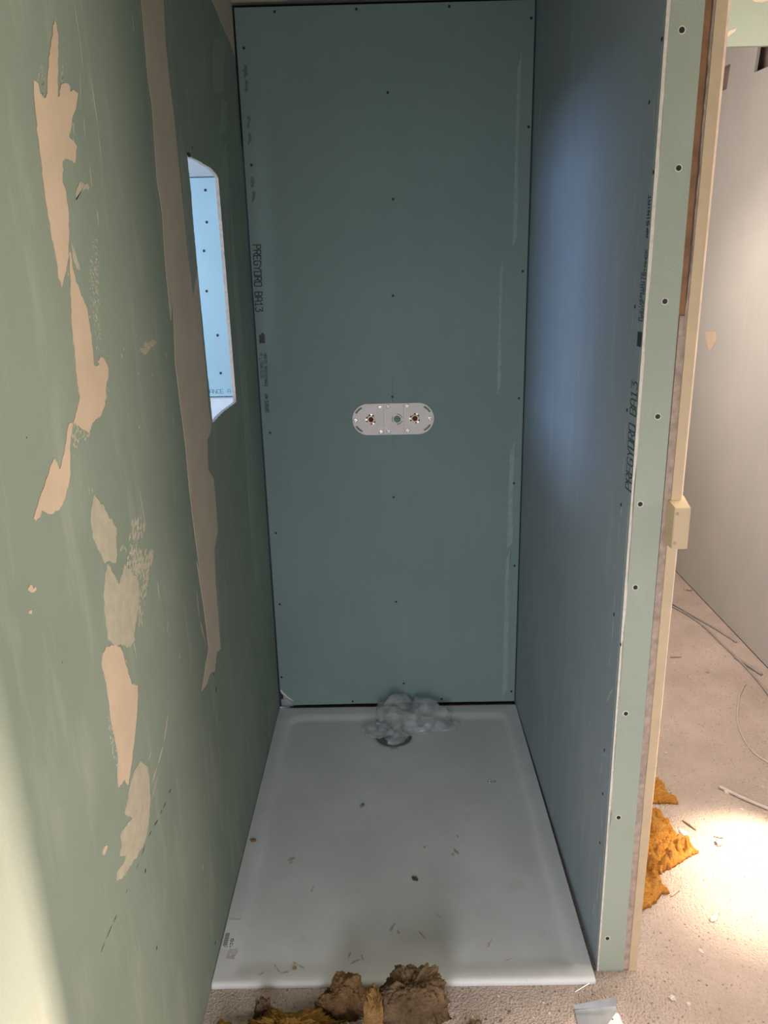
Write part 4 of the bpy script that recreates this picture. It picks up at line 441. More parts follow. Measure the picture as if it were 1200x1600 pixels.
stain_set('compound_patch', [[(1.37, 2.30), (1.385, 2.30), (1.392, 2.285), (1.385, 2.268), (1.365, 2.25), (1.34, 2.24), (1.34, 2.31)],
    [(1.365, 2.187), (1.385, 2.188), (1.400, 2.193), (1.407, 2.196), (1.400, 2.186), (1.375, 2.168), (1.35, 2.16), (1.34, 2.18)],
    [(1.44, 2.262), (1.428, 2.27), (1.43, 2.282), (1.45, 2.294), (1.48, 2.31), (1.52, 2.32), (1.58, 2.32), (1.57, 2.275), (1.53, 2.264), (1.49, 2.262), (1.465, 2.254)]], m_comp, .001, .003, bulk, BK)
# ceilings
wall_piece('ceiling', m_board_l, (-.018, -2.4, CEIL_Z), (1.0, BACK_Y+.1, CEIL_Z+.05))
bm = bmesh.new(); coat(bm, rough_outline([(.001, .9), (.001, 1.222), (.165, 1.222), (.17, 1.19), (.15, .9)], .01, .004, 3.), lambda u, v, d: (u, v, CEIL_Z-d), .001)
link('ceiling_joint', bm, m_jointm, bpy.data.objects['ceiling'])
wall_piece('ceiling_corridor', m_white, (.985, -2.4, 2.62), (HALL_X+.1, 4.4, 2.67))

# next room seen through the opening
wall_far = wall_piece('wall_next_room', m_board_far, (-2.4, 2.0, 1.075), (-.018, 2.05, 1.958))
wall_piece('wall_next_room_lower', m_white, (-2.4, 1.96, FLOOR_Z), (-.018, 2.05, 1.07))
wall_piece('ceiling_next_room', m_white, (-2.4, -1.2, 1.962), (-.018, 2.1, 2.0))
for x, z in FAR_SCREWS: screw(wall_far, (x, 2.0-.0003, z), (0, -1, 0), .0058)

# ---------------------------------------------------------------- printed lettering
GL = {'P': ['0,0 0,6 3,6 4,5 4,4 3,3 0,3'], 'R': ['0,0 0,6 3,6 4,5 4,4 3,3 0,3', '2,3 4,0'], 'E': ['4,0 0,0 0,6 4,6', '0,3 3,3'],
 'G': ['4,5 3,6 1,6 0,5 0,1 1,0 3,0 4,1 4,3 2.4,3'], 'Y': ['0,6 2,3.4 4,6', '2,3.4 2,0'], 'D': ['0,0 0,6 3,6 4,5 4,1 3,0 0,0'],
 'O': ['.6,0 0,.6 0,5.4 .6,6 3.4,6 4,5.4 4,.6 3.4,0 .6,0'], 'B': ['0,0 0,6 3,6 4,5.2 4,4 3,3 0,3', '3,3 4,2.2 4,1 3,0 0,0'],
 'A': ['0,0 0,4.6 1,6 3,6 4,4.6 4,0', '0,2.4 4,2.4'], '1': ['.8,4.8 2,6 2,0', '.6,0 3.4,0'], '3': ['0,6 4,6 2,3.6 3.2,3.4 4,2.6 4,1 3,0 1,0 0,.8'],
 'H': ['0,0 0,6', '4,0 4,6', '0,3 4,3'], 'U': ['0,6 0,1 1,0 3,0 4,1 4,6'], 'T': ['0,6 4,6', '2,6 2,0'], 'S': ['4,5.2 3,6 1,6 0,5.2 0,4 1,3.1 3,2.9 4,2 4,.9 3,0 1,0 0,.8'],
 'I': ['2,0 2,6'], 'N': ['0,0 0,6 4,0 4,6'], 'C': ['4,5 3,6 1,6 0,5 0,1 1,0 3,0 4,1'], 'L': ['0,6 0,0 4,0'], 'M': ['0,0 0,6 2,3 4,6 4,0'], "'": ['2,6 2,4.6'], ' ': []}
def lettering(name, text, P, adv, w, h, sw, mat, parent, lift=.00025):
    # P(a, b): a along the reading direction, b up the letter
    bm = bmesh.new()
    for i, ch in enumerate(text):
        for s in GL[ch]:
            pts = [tuple(map(float, q.split(','))) for q in s.split()]; pts = [(i*adv+x/4*w, y/6*h) for x, y in pts]
            for (a, b), (c, d) in zip(pts, pts[1:]):
                L_ = math.hypot(c-a, d-b) or 1; ux, uy = (c-a)/L_*sw/2, (d-b)/L_*sw/2
                q = [(a-ux-uy, b-uy+ux), (c+ux-uy, d+uy+ux), (c+ux+uy, d+uy-ux), (a-ux+uy, b-uy-ux)]
                bm.faces.new([bm.verts.new(P(u, v)) for u, v in q])
    r = bmesh.ops.extrude_face_region(bm, geom=bm.faces[:]); 
    n = (Vector(P(0, 0))-Vector(P(.01, 0))).cross(Vector(P(0, 0))-Vector(P(0, .01))).normalized()
    for g in r['geom']:
        if isinstance(g, bmesh.types.BMVert): g.co += n*lift
    bmesh.ops.recalc_face_normals(bm, faces=bm.faces[:])
    return link(name, bm, mat, parent)
def PB(x0, z0, lean=-.033):                    # back wall, reading downwards, letter tops to the right
    return lambda a, b: (x0+b+a*lean, BACK_Y-.0003, z0-a)
def blob(name, P, u0, u1, v0, v1, mat, parent):
    bm = bmesh.new(); q = [P(u0, v0), P(u1, v0), P(u1, v1), P(u0, v1)]; bm.faces.new([bm.verts.new(p) for p in q])
    r = bmesh.ops.extrude_face_region(bm, geom=bm.faces[:]); n = (Vector(P(0, 0))-Vector(P(.01, 0))).cross(Vector(P(0, 0))-Vector(P(0, .01))).normalized()
    for g in r['geom']:
        if isinstance(g, bmesh.types.BMVert): g.co += n*.0002
    bmesh.ops.recalc_face_normals(bm, faces=bm.faces[:]); return link(name, bm, mat, parent)
lettering('lettering', 'PREGYDRO', PB(.017, 1.673), .0163, .0125, .023, .0028, m_ink, wall_back)
lettering('lettering', 'BA13', PB(.0125, 1.528), .0163, .0125, .023, .0028, m_ink, wall_back)
blob('ink_square', PB(.0165, 1.392), 0, .028, 0, .019, m_black, wall_back)
lettering('lettering', 'HAUTE RESISTANCE', PB(.0285, 1.330), .0070, .0050, .0090, .0016, m_inkfaint, wall_back)
lettering('lettering', "A L'HUMIDITE", PB(.0145, 1.330), .0070, .0050, .0090, .0016, m_inkfaint, wall_back)
lettering('lettering', 'SINIAT', PB(.0215, 1.172), .0068, .0052, .012, .0018, m_ink, wall_back)
def siniat_mark(P, parent, s=1.):
    for k in range(4): blob('ink_mark', lambda a, b: P(a+(b*.35), b), k*.0042*s, k*.0042*s+.0026*s, .001+.001*(k % 2), .012*s-.001*(k % 2), m_ink, parent)
siniat_mark(PB(.0215, 1.197), wall_back)
def PR(y0, z0, lean=0.0):                      # right wall, reading upwards; letter tops away from the door edge
    return lambda a, b: (right_x(y0+b, z0+a)-.0004, y0+b+a*lean, z0+a)
lettering('lettering', 'PREGYDRO', PR(.014, 1.172, .02), .0164, .0125, .038, .0030, m_inkfaint, wall_right)
lettering('lettering', 'BA13', PR(.0175, 1.318, .02), .0164, .0125, .036, .0030, m_inkfaint, wall_right)
blob('ink_square', PR(.014, 1.446), 0, .026, 0, .024, m_ink, wall_right)
lettering('lettering', "A L'HUMIDITE", PR(.028, 1.492), .0072, .0050, .011, .0016, m_inkfaint, wall_right)
lettering('lettering', 'HAUTE RESISTANCE', PR(.014, 1.492), .0078, .0054, .011, .0016, m_inkfaint, wall_right)
siniat_mark(PR(.014, 1.632), wall_right)
lettering('lettering', 'SINIAT', PR(.014, 1.655), .0084, .0062, .013, .0018, m_ink, wall_right)
PFW = lambda a, b: (-.44+a, 2.0-.0004, 1.082+b)
lettering('lettering', "HAUTE RESISTANCE A L'HUMIDITE", lambda a, b: PFW(a-.085, b+.006), .0155, .0125, .017, .0014, plain('blue_ink', (.10, .15, .20), .8), wall_far)

# pencil cross behind the mounting plate
P0 = lambda u, v, d: (u, BACK_Y-d, v)
streaks('pencil_line', [(.4535, 1.275, .4545, .965, .0012), (.268, 1.1035, .62, 1.1035, .0012)], m_pencil, wall_back, P0, .0003)

# ---------------------------------------------------------------- shower tray
tray = empty('shower_tray', (0, 0, FLOOR_Z), 'white rectangular shower tray, dusty and stained, filling the niche floor', 'shower tray')
tray.location = (.45, .6, FLOOR_Z)
DC = Vector((.436, 1.035)); DR = .066
def tray_h(x, y):
    def ss(a, b, t): t = min(1, max(0, (t-a)/(b-a))); return t*t*(3-2*t)
    dx = min(x-.0, .9-x); dy = 1.222-y; d = min(dx-.035, dy-.052)
    # rounded inner corner
    qx, qy = max(0, .06-(dx-.035)), max(0, .06-(dy-.052))
    d = .06-math.hypot(qx, qy) if (qx > 0 and qy > 0) else min(d, .06)
    h = -.0085*ss(0, .028, d)*ss(.0, .06, y-.012)
    h -= .004*ss(.25, 0, (Vector((x, y))-DC).length)
    if y < .010: h -= .010*(1-math.sqrt(max(0, 1-((.010-y)/.010)**2)))
    return h
bm = bmesh.new()
xs = [i*.9/60 for i in range(61)]; xs = sorted(set([.0015]+[x for x in xs[1:-1]]+[.8985]+[.045, .052, .06, .84, .848, .856]))
ys = [-.006, -.0045, -.002, .002, .006, .010]+[.02+i*1.195/80 for i in range(81)]; ys = sorted(ys)
g = [[bm.verts.new((x, y, tray_h(x, y+.006))) for x in xs] for y in ys]
for j in range(len(ys)-1):
    for i in range(len(xs)-1): bm.faces.new((g[j][i], g[j][i+1], g[j+1][i+1], g[j+1][i]))
# cut the waste hole: drop faces inside, then stitch ring
hole = [f for f in bm.faces if (Vector(f.calc_center_median()[:2])-DC).length < DR+.016]
bmesh.ops.delete(bm, geom=hole, context='FACES')
be = [e for e in bm.edges if e.is_boundary and (Vector(((e.verts[0].co+e.verts[1].co)/2)[:2])-DC).length < DR+.05]
bverts = set(v for e in be for v in e.verts)
order = sorted(bverts, key=lambda v: math.atan2(v.co.y-DC.y, v.co.x-DC.x))
ring = []
for v in order:
    a = math.atan2(v.co.y-DC.y, v.co.x-DC.x); p = DC+Vector((math.cos(a), math.sin(a)))*DR
    ring.append(bm.verts.new((p.x, p.y, tray_h(p.x, p.y)-.0)))
n = len(order); low = [bm.verts.new((DC.x+(r.co.x-DC.x)*.97, DC.y+(r.co.y-DC.y)*.97, -.0148)) for r in ring]
for i in range(n):
    k = (i+1) % n
    try: bm.faces.new((order[i], order[k], ring[k], ring[i]))
    except ValueError: pass
    bm.faces.new((ring[i], ring[k], low[k], low[i]))
for i in range(len(xs)-1):                     # front skirt
    a, b = g[0][i], g[0][i+1]; c = bm.verts.new((b.co.x, b.co.y+.001, FLOOR_Z+.0003)); d = bm.verts.new((a.co.x, a.co.y+.001, FLOOR_Z+.0003)); bm.faces.new((d, c, b, a))
bmesh.ops.remove_doubles(bm, verts=bm.verts[:], dist=.00005); bmesh.ops.recalc_face_normals(bm, faces=bm.faces[:])
for v in bm.verts: v.co -= Vector((.45, .6, FLOOR_Z))
basin = link('basin', bm, m_tray, tray, smooth=True)
bm = bmesh.new(); lathe(bm, [(.0635, .0002), (.0635, .002), (.040, .0012), (.034, .0016), (.033, .0005)], (DC.x-.45, DC.y-.6, .0), (0, 0, 1), 40)
link('waste_cover', bm, plain('grey_plastic', (.12, .12, .12), .35), tray, smooth=True)
st = bmesh.new(); box(st, (.004-.45, .097-.6, tray_h(.01, .1)-FLOOR_Z+.0008), (.038-.45, .188-.6, tray_h(.01, .1)-FLOOR_Z+.0012))
sticker = link('sticker', st, plain('paper_label', (.80, .80, .77), .5, 0, 0, 100, .02), tray); sticker['label'] = 'small white printed label stuck near the front left corner'
bm = bmesh.new(); zz = tray_h(.01, .1)-FLOOR_Z+.0014
for k in range(14): box(bm, (.006-.45+(k % 2)*.0005, .106-.6+k*.0028, zz-.0002), (.017-.45, .1074-.6+k*.0028, zz))
for (x, y, w, h) in ((.024, .108, .0025, .006), (.0245, .100, .0022, .004), (.0295, .104, .0012, .010), (.010, .101, .004, .002), (.016, .1005, .003, .002)): box(bm, (x-.45, y-.6, zz-.0002), (x-.45+w, y-.6+h, zz))
n = 20
for k in range(n):
    a0, a1 = 2*math.pi*k/n, 2*math.pi*(k+1)/n; q = []
    for a, r in ((a0, .0022), (a0, .0042), (a1, .0042), (a1, .0022)): q.append(bm.verts.new((.0265-.45+r*math.cos(a), .1215-.6+1.3*r*math.sin(a), zz)))
    bm.faces.new(q)
link('label_print', bm, plain('label_ink', (.05, .05, .05), .7), sticker)
def stain(name, poly, mat):
    bm = bmesh.new(); coat(bm, rough_outline(poly, .003, .004, poly[0][0]*50), lambda u, v, d: (u-.45, v-.6, tray_h(u, v+.006)-FLOOR_Z+.0004+d), .0002)
    link(name, bm, mat, tray)
m_dirt = plain('dirt_smudge', (.50, .45, .37), .9, 0, 0, 10, .25, 90)
m_rust = plain('rust_spot', (.30, .19, .09), .9)
for x, y, l, w, a in ((.609, .438, .030, .010, -.5), (.600, .425, .012, .008, .3), (.426, .165, .036, .007, .4), (.44, .15, .02, .004, -.3), (.666, .111, .030, .006, .5), (.706, .062, .020, .004, 1.1), (.14, .411, .03, .018, .2), (.32, .08, .02, .006, .3), (.335, .062, .028, .007, 1.0), (.352, .075, .02, .005, -.3), (.15, .04, .05, .004, -.5), (.17, .028, .02, .005, 1.2), (.20, .052, .04, .0035, -.9), (.12, .03, .03, .005, .9), (.50, .14, .03, .003, -.6), (.545, .2, .02, .003, -.7), (.21, .3, .025, .006, .2), (.62, .5, .02, .004, .1), (.52, .455, .012, .008, .4)):
    s, c = math.sin(a), math.cos(a)
    stain('smudge', [(x+s*t*l+c*r*w, y+c*t*l-s*r*w) for t, r in ((-.5, 0), (-.25, .5), (.1, .25), (.3, .5), (.5, 0), (.2, -.3), (-.1, -.5), (-.3, -.2))], m_dirt)
stain('label_residue', [(.022, .068), (.042, .066), (.046, .095), (.034, .102), (.026, .09)], plain('glue_mark', (.52, .49, .46), .8))

# ---------------------------------------------------------------- mixer mounting plate
plate = empty('mixer_mounting_plate', (.4545, BACK_Y, 1.102), 'stainless steel oval mounting plate for a shower mixer, screwed to the back wall', 'mounting plate')
MP = .277/695
def PP(u, v): return ((u-622.5)*MP, (510.5-v)*MP)
cu = bpy.data.curves.new('plate', 'CURVE'); cu.dimensions = '2D'; cu.fill_mode = 'BOTH'; cu.extrude = .0011; cu.bevel_depth = .0003
def spl(pts):
    s = cu.splines.new('POLY'); s.points.add(len(pts)-1); s.use_cyclic_u = True
    for p, q in zip(s.points, pts): p.co = (q[0], q[1], 0, 1)
R_ = .0535; HW = .1385-R_
spl([(HW+R_*math.cos(a), R_*math.sin(a)) for a in [math.radians(-90+i*6) for i in range(31)]]+[(-HW+R_*math.cos(a), R_*math.sin(a)) for a in [math.radians(90+i*6) for i in range(31)]])
def arc(cx, cy, r0, r1, a0, a1, n=10):
    A = [math.radians(a0+(a1-a0)*i/n) for i in range(n+1)]
    spl([(cx+r1*math.cos(a), cy+r1*math.sin(a)) for a in A]+[(cx+r0*math.cos(a), cy+r0*math.sin(a)) for a in A[::-1]])
cl = PP(400, 510); cr = PP(842, 510)
arc(*cl, .0400, .0470, 112, 150); arc(*cl, .0400, .0470, 210, 248); arc(*cr, .0400, .0470, 30, 68); arc(*cr, .0400, .0470, -68, -30)
hc = PP(657, 511); spl([(hc[0]+.0122*math.cos(a), hc[1]+.0122*math.sin(a)) for a in [i*math.pi/12 for i in range(24)]])
for a0, a1 in ((15, 95), (145, 215), (-95, -15)): arc(*hc, .0158, .0187, a0, a1)
for ux in (542, 711):
    for k in range(8):
        x, y = PP(ux, 388+k*33.); y1 = y-.0085; spl([(x-.0008, y), (x+.0008, y), (x+.0008, y1), (x-.0008, y1)])
tmp = bpy.data.objects.new('tmp', cu); COL.objects.link(tmp); dg = bpy.context.evaluated_depsgraph_get(); dg.update()
pm = bpy.data.meshes.new_from_object(tmp.evaluated_get(dg)); bpy.data.objects.remove(tmp)
pm.transform(Matrix.Rotation(math.radians(90), 4, 'X')); pm.name = 'plate_body'; pm.materials.clear(); pm.materials.append(plain('stainless_steel', (.58, .54, .49), .5, .25, .05, 200, .05))
pb = bpy.data.objects.new('plate_body', pm); COL.objects.link(pb); pb.parent = plate; pb.location = (0, -.0016, 0); pb.rotation_euler = (0, math.radians(0.), 0)
m_chrome = plain('bright_screw', (.72, .70, .66), .3, .8)
m_dk = plain('dark_recess', (.05, .04, .03), .7)
random.seed(2)
for u, v in ((512, 405), (580, 403), (515, 620), (582, 617), (745, 402), (745, 612), (300, 515), (941, 508)):
    x, z = PP(u, v); dull = u in (580, 582)
    bm = bmesh.new(); lathe(bm, [(.0080, .0), (.0078, .0006), (.0068, .0022), (.0035, .0028)], (x, -.0028, z), (0, -1, 0), 22); s = link('screw', bm, m_steel if dull else m_chrome, plate, smooth=False)
    bm = bmesh.new(); a = random.uniform(0, 1.5)
    for k in (0, 1):
        b = a+k*math.pi/2; d = Vector((math.cos(b), 0, math.sin(b))); e = Vector((-d.z, 0, d.x)); c = Vector((x, -.0058, z))
        q = [bm.verts.new(c+d*i*.0052+e*j*.0009) for i, j in ((-1, -1), (1, -1), (1, 1), (-1, 1))]; bm.faces.new(q)
    r = bmesh.ops.extrude_face_region(bm, geom=bm.faces[:])
    for g_ in r['geom']:
        if isinstance(g_, bmesh.types.BMVert): g_.co.y += .0012
    bmesh.ops.recalc_face_normals(bm, faces=bm.faces[:]); link('cross_slot', bm, m_dk, s)
for u, v in ((433, 510), (808, 508)):
    x, z = PP(u, v)
    bm = bmesh.new(); lathe(bm, [(.0135, -.001), (.0135, .001), (.0118, .004), (.0095, .004), (.0092, .0005)], (x, -.0028, z), (0, -1, 0), 28)
    s = link('pipe_socket', bm, plain('brass_socket', (.50, .38, .24), .4, .6), plate, smooth=False)
    bm = bmesh.new(); lathe(bm, [(.0090, 0), (.0088, .0008), (.002, .0009)], (x, -.0035, z), (0, -1, 0), 24); link('socket_bore', bm, plain('rusty_bore', (.11, .03, .015), .8), s)
    for k in range(3):
        a = math.radians((85, 180, -60)[k] if u < 500 else (65, 180, -50)[k]); cxx, czz = x+.0165*math.cos(a), z+.0165*math.sin(a)
        bm = bmesh.new(); lathe(bm, [(.0042, 0), (.0040, .0022), (.0018, .0026)], (cxx, -.0028, czz), (0, -1, 0), 14); link('clamp_screw', bm, m_chrome, s)
        bm = bmesh.new()
        for sg in (-1, 1):
            b0 = a+sg*.28; b1 = a+sg*.62
            q = [bm.verts.new((x+r*math.cos(b), -.0033, z+r*math.sin(b))) for r, b in ((.0140, b0), (.0178, b0), (.0178, b1), (.0140, b1))]; bm.faces.new(q)
        link('clamp_slot', bm, m_dk, s)

# ---------------------------------------------------------------- plastic bag over the waste
def film_mat():
    m, nt, bs = M('clear_plastic_film'); out = nt.nodes['Material Output']
    tr = nd(nt, 'ShaderNodeBsdfTransparent'); tr.inputs[0].default_value = (.93, .94, .94, 1); mx = nd(nt, 'ShaderNodeMixShader'); mx.inputs[0].default_value = .30
    bs.inputs['Base Color'].default_value = (.72, .74, .72, 1); bs.inputs['Roughness'].default_value = .16; bs.inputs['Specular IOR Level'].default_value = .9
    nt.links.new(tr.outputs[0], mx.inputs[1]); nt.links.new(bs.outputs[0], mx.inputs[2]); nt.links.new(mx.outputs[0], out.inputs[0])
    bump(nt, bs, nz(nt, coords(nt), 40, 2), .3, .004); return m
def crumple(p, s=1.):
    v = noise.voronoi(p*16*s, distance_metric='DISTANCE')[0]; w = noise.voronoi(p*38*s)[0]
    return (v[1]-v[0])*.9+(w[1]-w[0])*.35
bm = bmesh.new()
def film_blob(bm, c, rad, seed, sub=3, amp=.25):
    # one billow of thin film: flat folds meeting in creases
    random.seed(seed); r = bmesh.ops.create_icosphere(bm, subdivisions=sub, radius=1.)
    for v in r['verts']:
        d = v.co.normalized(); k = 1+amp*noise.noise(d*1.7+Vector((seed, 0, 0)))*2+amp*.6*noise.noise(d*4.+Vector((0, seed, 0)))+random.uniform(-.05, .05)
        v.co = Vector((c[0]+d.x*rad[0]*k, c[1]+d.y*rad[1]*k, c[2]+d.z*rad[2]*k))
        v.co.z = max(v.co.z, tray_h(v.co.x, v.co.y)+.0012); v.co.y = min(v.co.y, BACK_Y-.004)
film_blob(bm, (.450, 1.110, .012), (.085, .085, .072), 1.3)
film_blob(bm, (.555, 1.115, .008), (.080, .080, .056), 4.1)
film_blob(bm, (.375, 1.050, .001), (.050, .038, .014), 7.7)
film_blob(bm, (.630, 1.080, .0), (.045, .030, .010), 9.2)
film_blob(bm, (.440, 1.010, .0), (.036, .040, .030), 12.2)
film_blob(bm, (.500, 1.060, .0), (.070, .040, .026), 15.2)
bag = link('plastic_bag', bm, film_mat()); tag(bag, 'crumpled clear plastic bag lying over the tray waste hole at the back wall', 'plastic bag')

# ---------------------------------------------------------------- insulation and debris
def wool_blob(name, c, rad, seed, mat, label, group=None, sub=6, amp=.30, freq=1.6, fib=.10, strat=0., rz=0., tilt=0., cat='insulation', floor=FLOOR_Z, power=2., lean=0.):
    bm = bmesh.new(); r = bmesh.ops.create_icosphere(bm, subdivisions=sub, radius=1.)
    R3 = Matrix.Rotation(rz, 3, 'Z') @ Matrix.Rotation(tilt, 3, 'X')
    for v in r['verts']:
        d = v.co.normalized(); pw = 2/power
        s = Vector((math.copysign(abs(d.x)**pw, d.x), math.copysign(abs(d.y)**pw, d.y), math.copysign(abs(d.z)**pw, d.z)))
        k = 1+amp*fbm(d*freq+Vector((seed, seed, seed)), 5)
        q = d*freq*5+Vector((seed, 0, 0)); k += fib*(abs(noise.noise(q*1.3))-.25)+fib*.25*noise.noise(q*15)+fib*.6*(abs(noise.noise(q*3.1))-.25)+fib*.35*noise.noise(q*7)
        if strat: k += strat*math.sin((d.x*9+noise.noise(d*2+Vector((seed, 1, 2)))*3)*2)*.5+strat*noise.noise(Vector((d.x*30, d.y*5, d.z*2)))
        p = R3 @ Vector((s.x*rad[0]*k, s.y*rad[1]*k, s.z*rad[2]*k*(1+lean*d.x))); p += Vector(c)
        if p.z < floor: p.z = floor+(p.z-floor)*.02
        p.z = max(p.z, floor)
        v.co = p-Vector((c[0], c[1], floor))
    o = link(name, bm, mat, None, (c[0], c[1], floor), smooth=True); return tag(o, label, cat, group)
wool_blob('insulation_lump', (.466, -.085, .040), (.078, .045, .080), 3.3, m_wool_brown, 'tall grey-brown lump of mineral wool standing at the front edge of the tray', amp=.55, freq=1.1, fib=.17, lean=.42)
wool_blob('insulation_sliver', (.384, -.128, .030), (.020, .018, .083), 5.1, m_wool_side, 'upright layered golden insulation sliver in front of the brown lumps', amp=.15, freq=1.2, fib=.10, strat=.10, power=3.2)
wool_blob('insulation_lump', (.316, -.068, .018), (.052, .032, .058), 11.7, m_wool_tan, 'rounded tan wool lump left of the upright sliver', amp=.5, fib=.18, freq=1.2, lean=.2)
wool_blob('insulation_lump', (.205, -.132, .000), (.100, .036, .038), 15.4, m_wool_gold, 'flat golden wool pile spreading along the bottom edge of the photo', amp=.5, freq=2.2, fib=.25)
wool_blob('insulation_lump', (.135, -.078, .002), (.018, .014, .030), 21.4, m_wool_brown, 'small brown twisted tuft standing behind the left end of the golden pile', amp=.6, freq=2., fib=.3, sub=5)
wool_blob('insulation_lump', (.058, -.130, -.006), (.036, .022, .022), 25.9, m_wool_gold, 'leftmost thin golden wool scrap near the left wall foot', amp=.5, freq=2.2, fib=.25, sub=5)
wool_blob('insulation_lump', (.325, -.145, .006), (.024, .014, .028), 28.2, m_wool_gold, 'curled yellow wool flake in front of the rounded tan lump', amp=.6, freq=2.2, fib=.3, sub=5)
for x, y, s, sd in ((.585, -.125, .016, 1.), (.612, -.105, .012, 2.), (.640, -.122, .009, 3.)):
    wool_blob('insulation_crumb', (x, y, FLOOR_Z+s*.3), (s, s*.8, s*.6), sd*5, m_wool_brown, 'small brown wool crumb on the concrete right of the lumps', 'wool crumbs right of the lumps', sub=3, amp=.5, fib=.2)

def heap(name, poly, hfun, seed, mat, label, ridge=1.15, step=.0028, group=None):
    # torn slab of wool: height field inside an irregular outline, closed below
    xs_ = [p[0] for p in poly]; ys_ = [p[1] for p in poly]; n = len(poly)
    def sd(x, y):
        c = False; dmin = 9.
        for i in range(n):
            (ax, ay), (bx, by) = poly[i], poly[(i+1) % n]
            if (ay > y) != (by > y) and x < (bx-ax)*(y-ay)/(by-ay)+ax: c = not c
            t = max(0, min(1, ((x-ax)*(bx-ax)+(y-ay)*(by-ay))/((bx-ax)**2+(by-ay)**2+1e-12))); dmin = min(dmin, math.hypot(x-ax-t*(bx-ax), y-ay-t*(by-ay)))
        return dmin if c else -dmin
    bm = bmesh.new(); x0, y0 = min(xs_)-.01, min(ys_)-.01; nx, ny = int((max(xs_)-x0+.01)/step), int((max(ys_)-y0+.01)/step); V = {}
    for i in range(nx+1):
        for j in range(ny+1):
            x, y = x0+i*step, y0+j*step; s = sd(x, y)+.005*noise.noise(Vector((x*80, y*80, seed)))
            if s > 0:
                h = hfun(x, y)*(min(1, s/.010)**.4)
                q = Vector((x, y, seed)); h *= 1+ridge*(abs(noise.noise(q*30))*1.6-.5)+ridge*.5*(abs(noise.noise(q*85))-.25)+ridge*.25*noise.noise(q*190)
                V[i, j] = (bm.verts.new((x+.003*noise.noise(q*120), y+.003*noise.noise(q*120+Vector((5, 5, 5))), FLOOR_Z+max(.0006, h))), bm.verts.new((x, y, FLOOR_Z)))
    be_ = {}
    for (i, j) in list(V):
        k = [(i, j), (i+1, j), (i+1, j+1), (i, j+1)]
        if all(q in V for q in k):
            bm.faces.new([V[q][0] for q in k]); bm.faces.new([V[q][1] for q in k[::-1]])
            for a, b in zip(k, k[1:]+k[:1]):
                if (b, a) in be_: del be_[b, a]
                else: be_[a, b] = 1
    for a, b in be_: bm.faces.new((V[a][0], V[a][1], V[b][1], V[b][0]))
    loose = [v for v in bm.verts if not v.link_faces]; bmesh.ops.delete(bm, geom=loose, context='VERTS')
    c = Vector((sum(xs_)/n, sum(ys_)/n, FLOOR_Z))
    for v in bm.verts: v.co -= c
    return tag(link(name, bm, mat, None, c, smooth=True), label, 'insulation', group)
heap('insulation_piece', [(1.10, .655), (1.19, .64), (1.315, .636), (1.315, .66), (1.300, .69), (1.300, .73), (1.285, .77), (1.25, .82), (1.15, .80), (1.08, .72)], lambda x, y: .022+.008*math.sin(x*40), 2.2, m_wool_yellow, 'farthest yellow insulation piece on the corridor floor behind the partition')
heap('insulation_piece', [(1.06, .375), (1.12, .350), (1.165, .340), (1.30, .425), (1.285, .45), (1.26, .50), (1.255, .56), (1.235, .615), (1.12, .62), (1.05, .50)], lambda x, y: .020+.018*max(0, 1-abs(y-.42)*6)*(1.30-x)/.2, 6.2, m_wool_yellow, 'largest pointed orange-yellow insulation piece lying on the corridor floor')
heap('insulation_piece', [(1.05, .20), (1.085, .215), (1.115, .235), (1.145, .268), (1.165, .272), (1.150, .295), (1.155, .322), (1.11, .335), (1.07, .35), (1.04, .32)], lambda x, y: .032, 9.2, m_wool_yellow, 'nearest ragged orange insulation scrap beside the foot of the door frame', .8)

def stone(name, x, y, r, seed, label, cat='rubble', group=None, mat=None, flat=.6, z=FLOOR_Z, long=1.):
    bm = bmesh.new(); q = bmesh.ops.create_icosphere(bm, subdivisions=3, radius=1.); a = seed*1.7
    for v in q['verts']:
        d = v.co.normalized(); k = 1+.5*noise.noise(d*1.4+Vector((seed, 0, 0)))+.15*noise.noise(d*5+Vector((seed, 0, 0)))
        X, Y = d.x*r*long*k, d.y*r*k; v.co = Vector((X*math.cos(a)-Y*math.sin(a), X*math.sin(a)+Y*math.cos(a), max(0, d.z*r*flat*k+r*flat*.6)))
    return tag(link(name, bm, mat or m_mortar, None, (x, y, z)), label, cat, group)
m_chip = plain('plaster_chip', (.62, .54, .46), .95, 0, .5, 200, .15, 90)
stone('plaster_chunk', 1.374, .458, .013, 1., 'larger plaster chunk in the middle of the brightly lit floor patch', mat=m_chip)
stone('plaster_chunk', 1.385, .492, .010, 2., 'smaller chip just behind the plaster chunk in the lit floor patch', mat=m_chip, long=1.5)
stone('plaster_chunk', 1.284, .506, .009, 3., 'flat chip beside the tip of the pointed insulation piece', mat=m_chip, long=1.6, flat=.4)
stone('plaster_chunk', 1.246, .183, .008, 4., 'plaster crumb on the dusty floor below the lit patch', mat=m_chip, long=1.5)
stone('plaster_chunk', 1.063, -.044, .007, 5., 'plaster crumb near the bottom of the photo right of the metal offcut', mat=m_chip)
stone('plaster_chunk', 1.095, -.060, .005, 6., 'tiny crumb beside the plaster crumb right of the metal offcut', mat=m_chip)
stone('plaster_chunk', 1.177, .084, .006, 7., 'single crumb on the dusty floor between lit patch and photo bottom', mat=m_chip)
stone('plaster_chunk', 1.486, .690, .008, 8., 'small ring shaped crumb at the far rim of the lit floor patch', mat=m_chip)
stone('plaster_chunk', 1.95, 2.322, .014, 9., 'dark crumb against the foot of the corridor wall, farthest away', mat=m_mortar, long=1.6)
stone('plaster_chunk', 1.721, 1.467, .008, 10., 'crumb near the loop of cable on the corridor floor', mat=m_mortar)
random.seed(11)
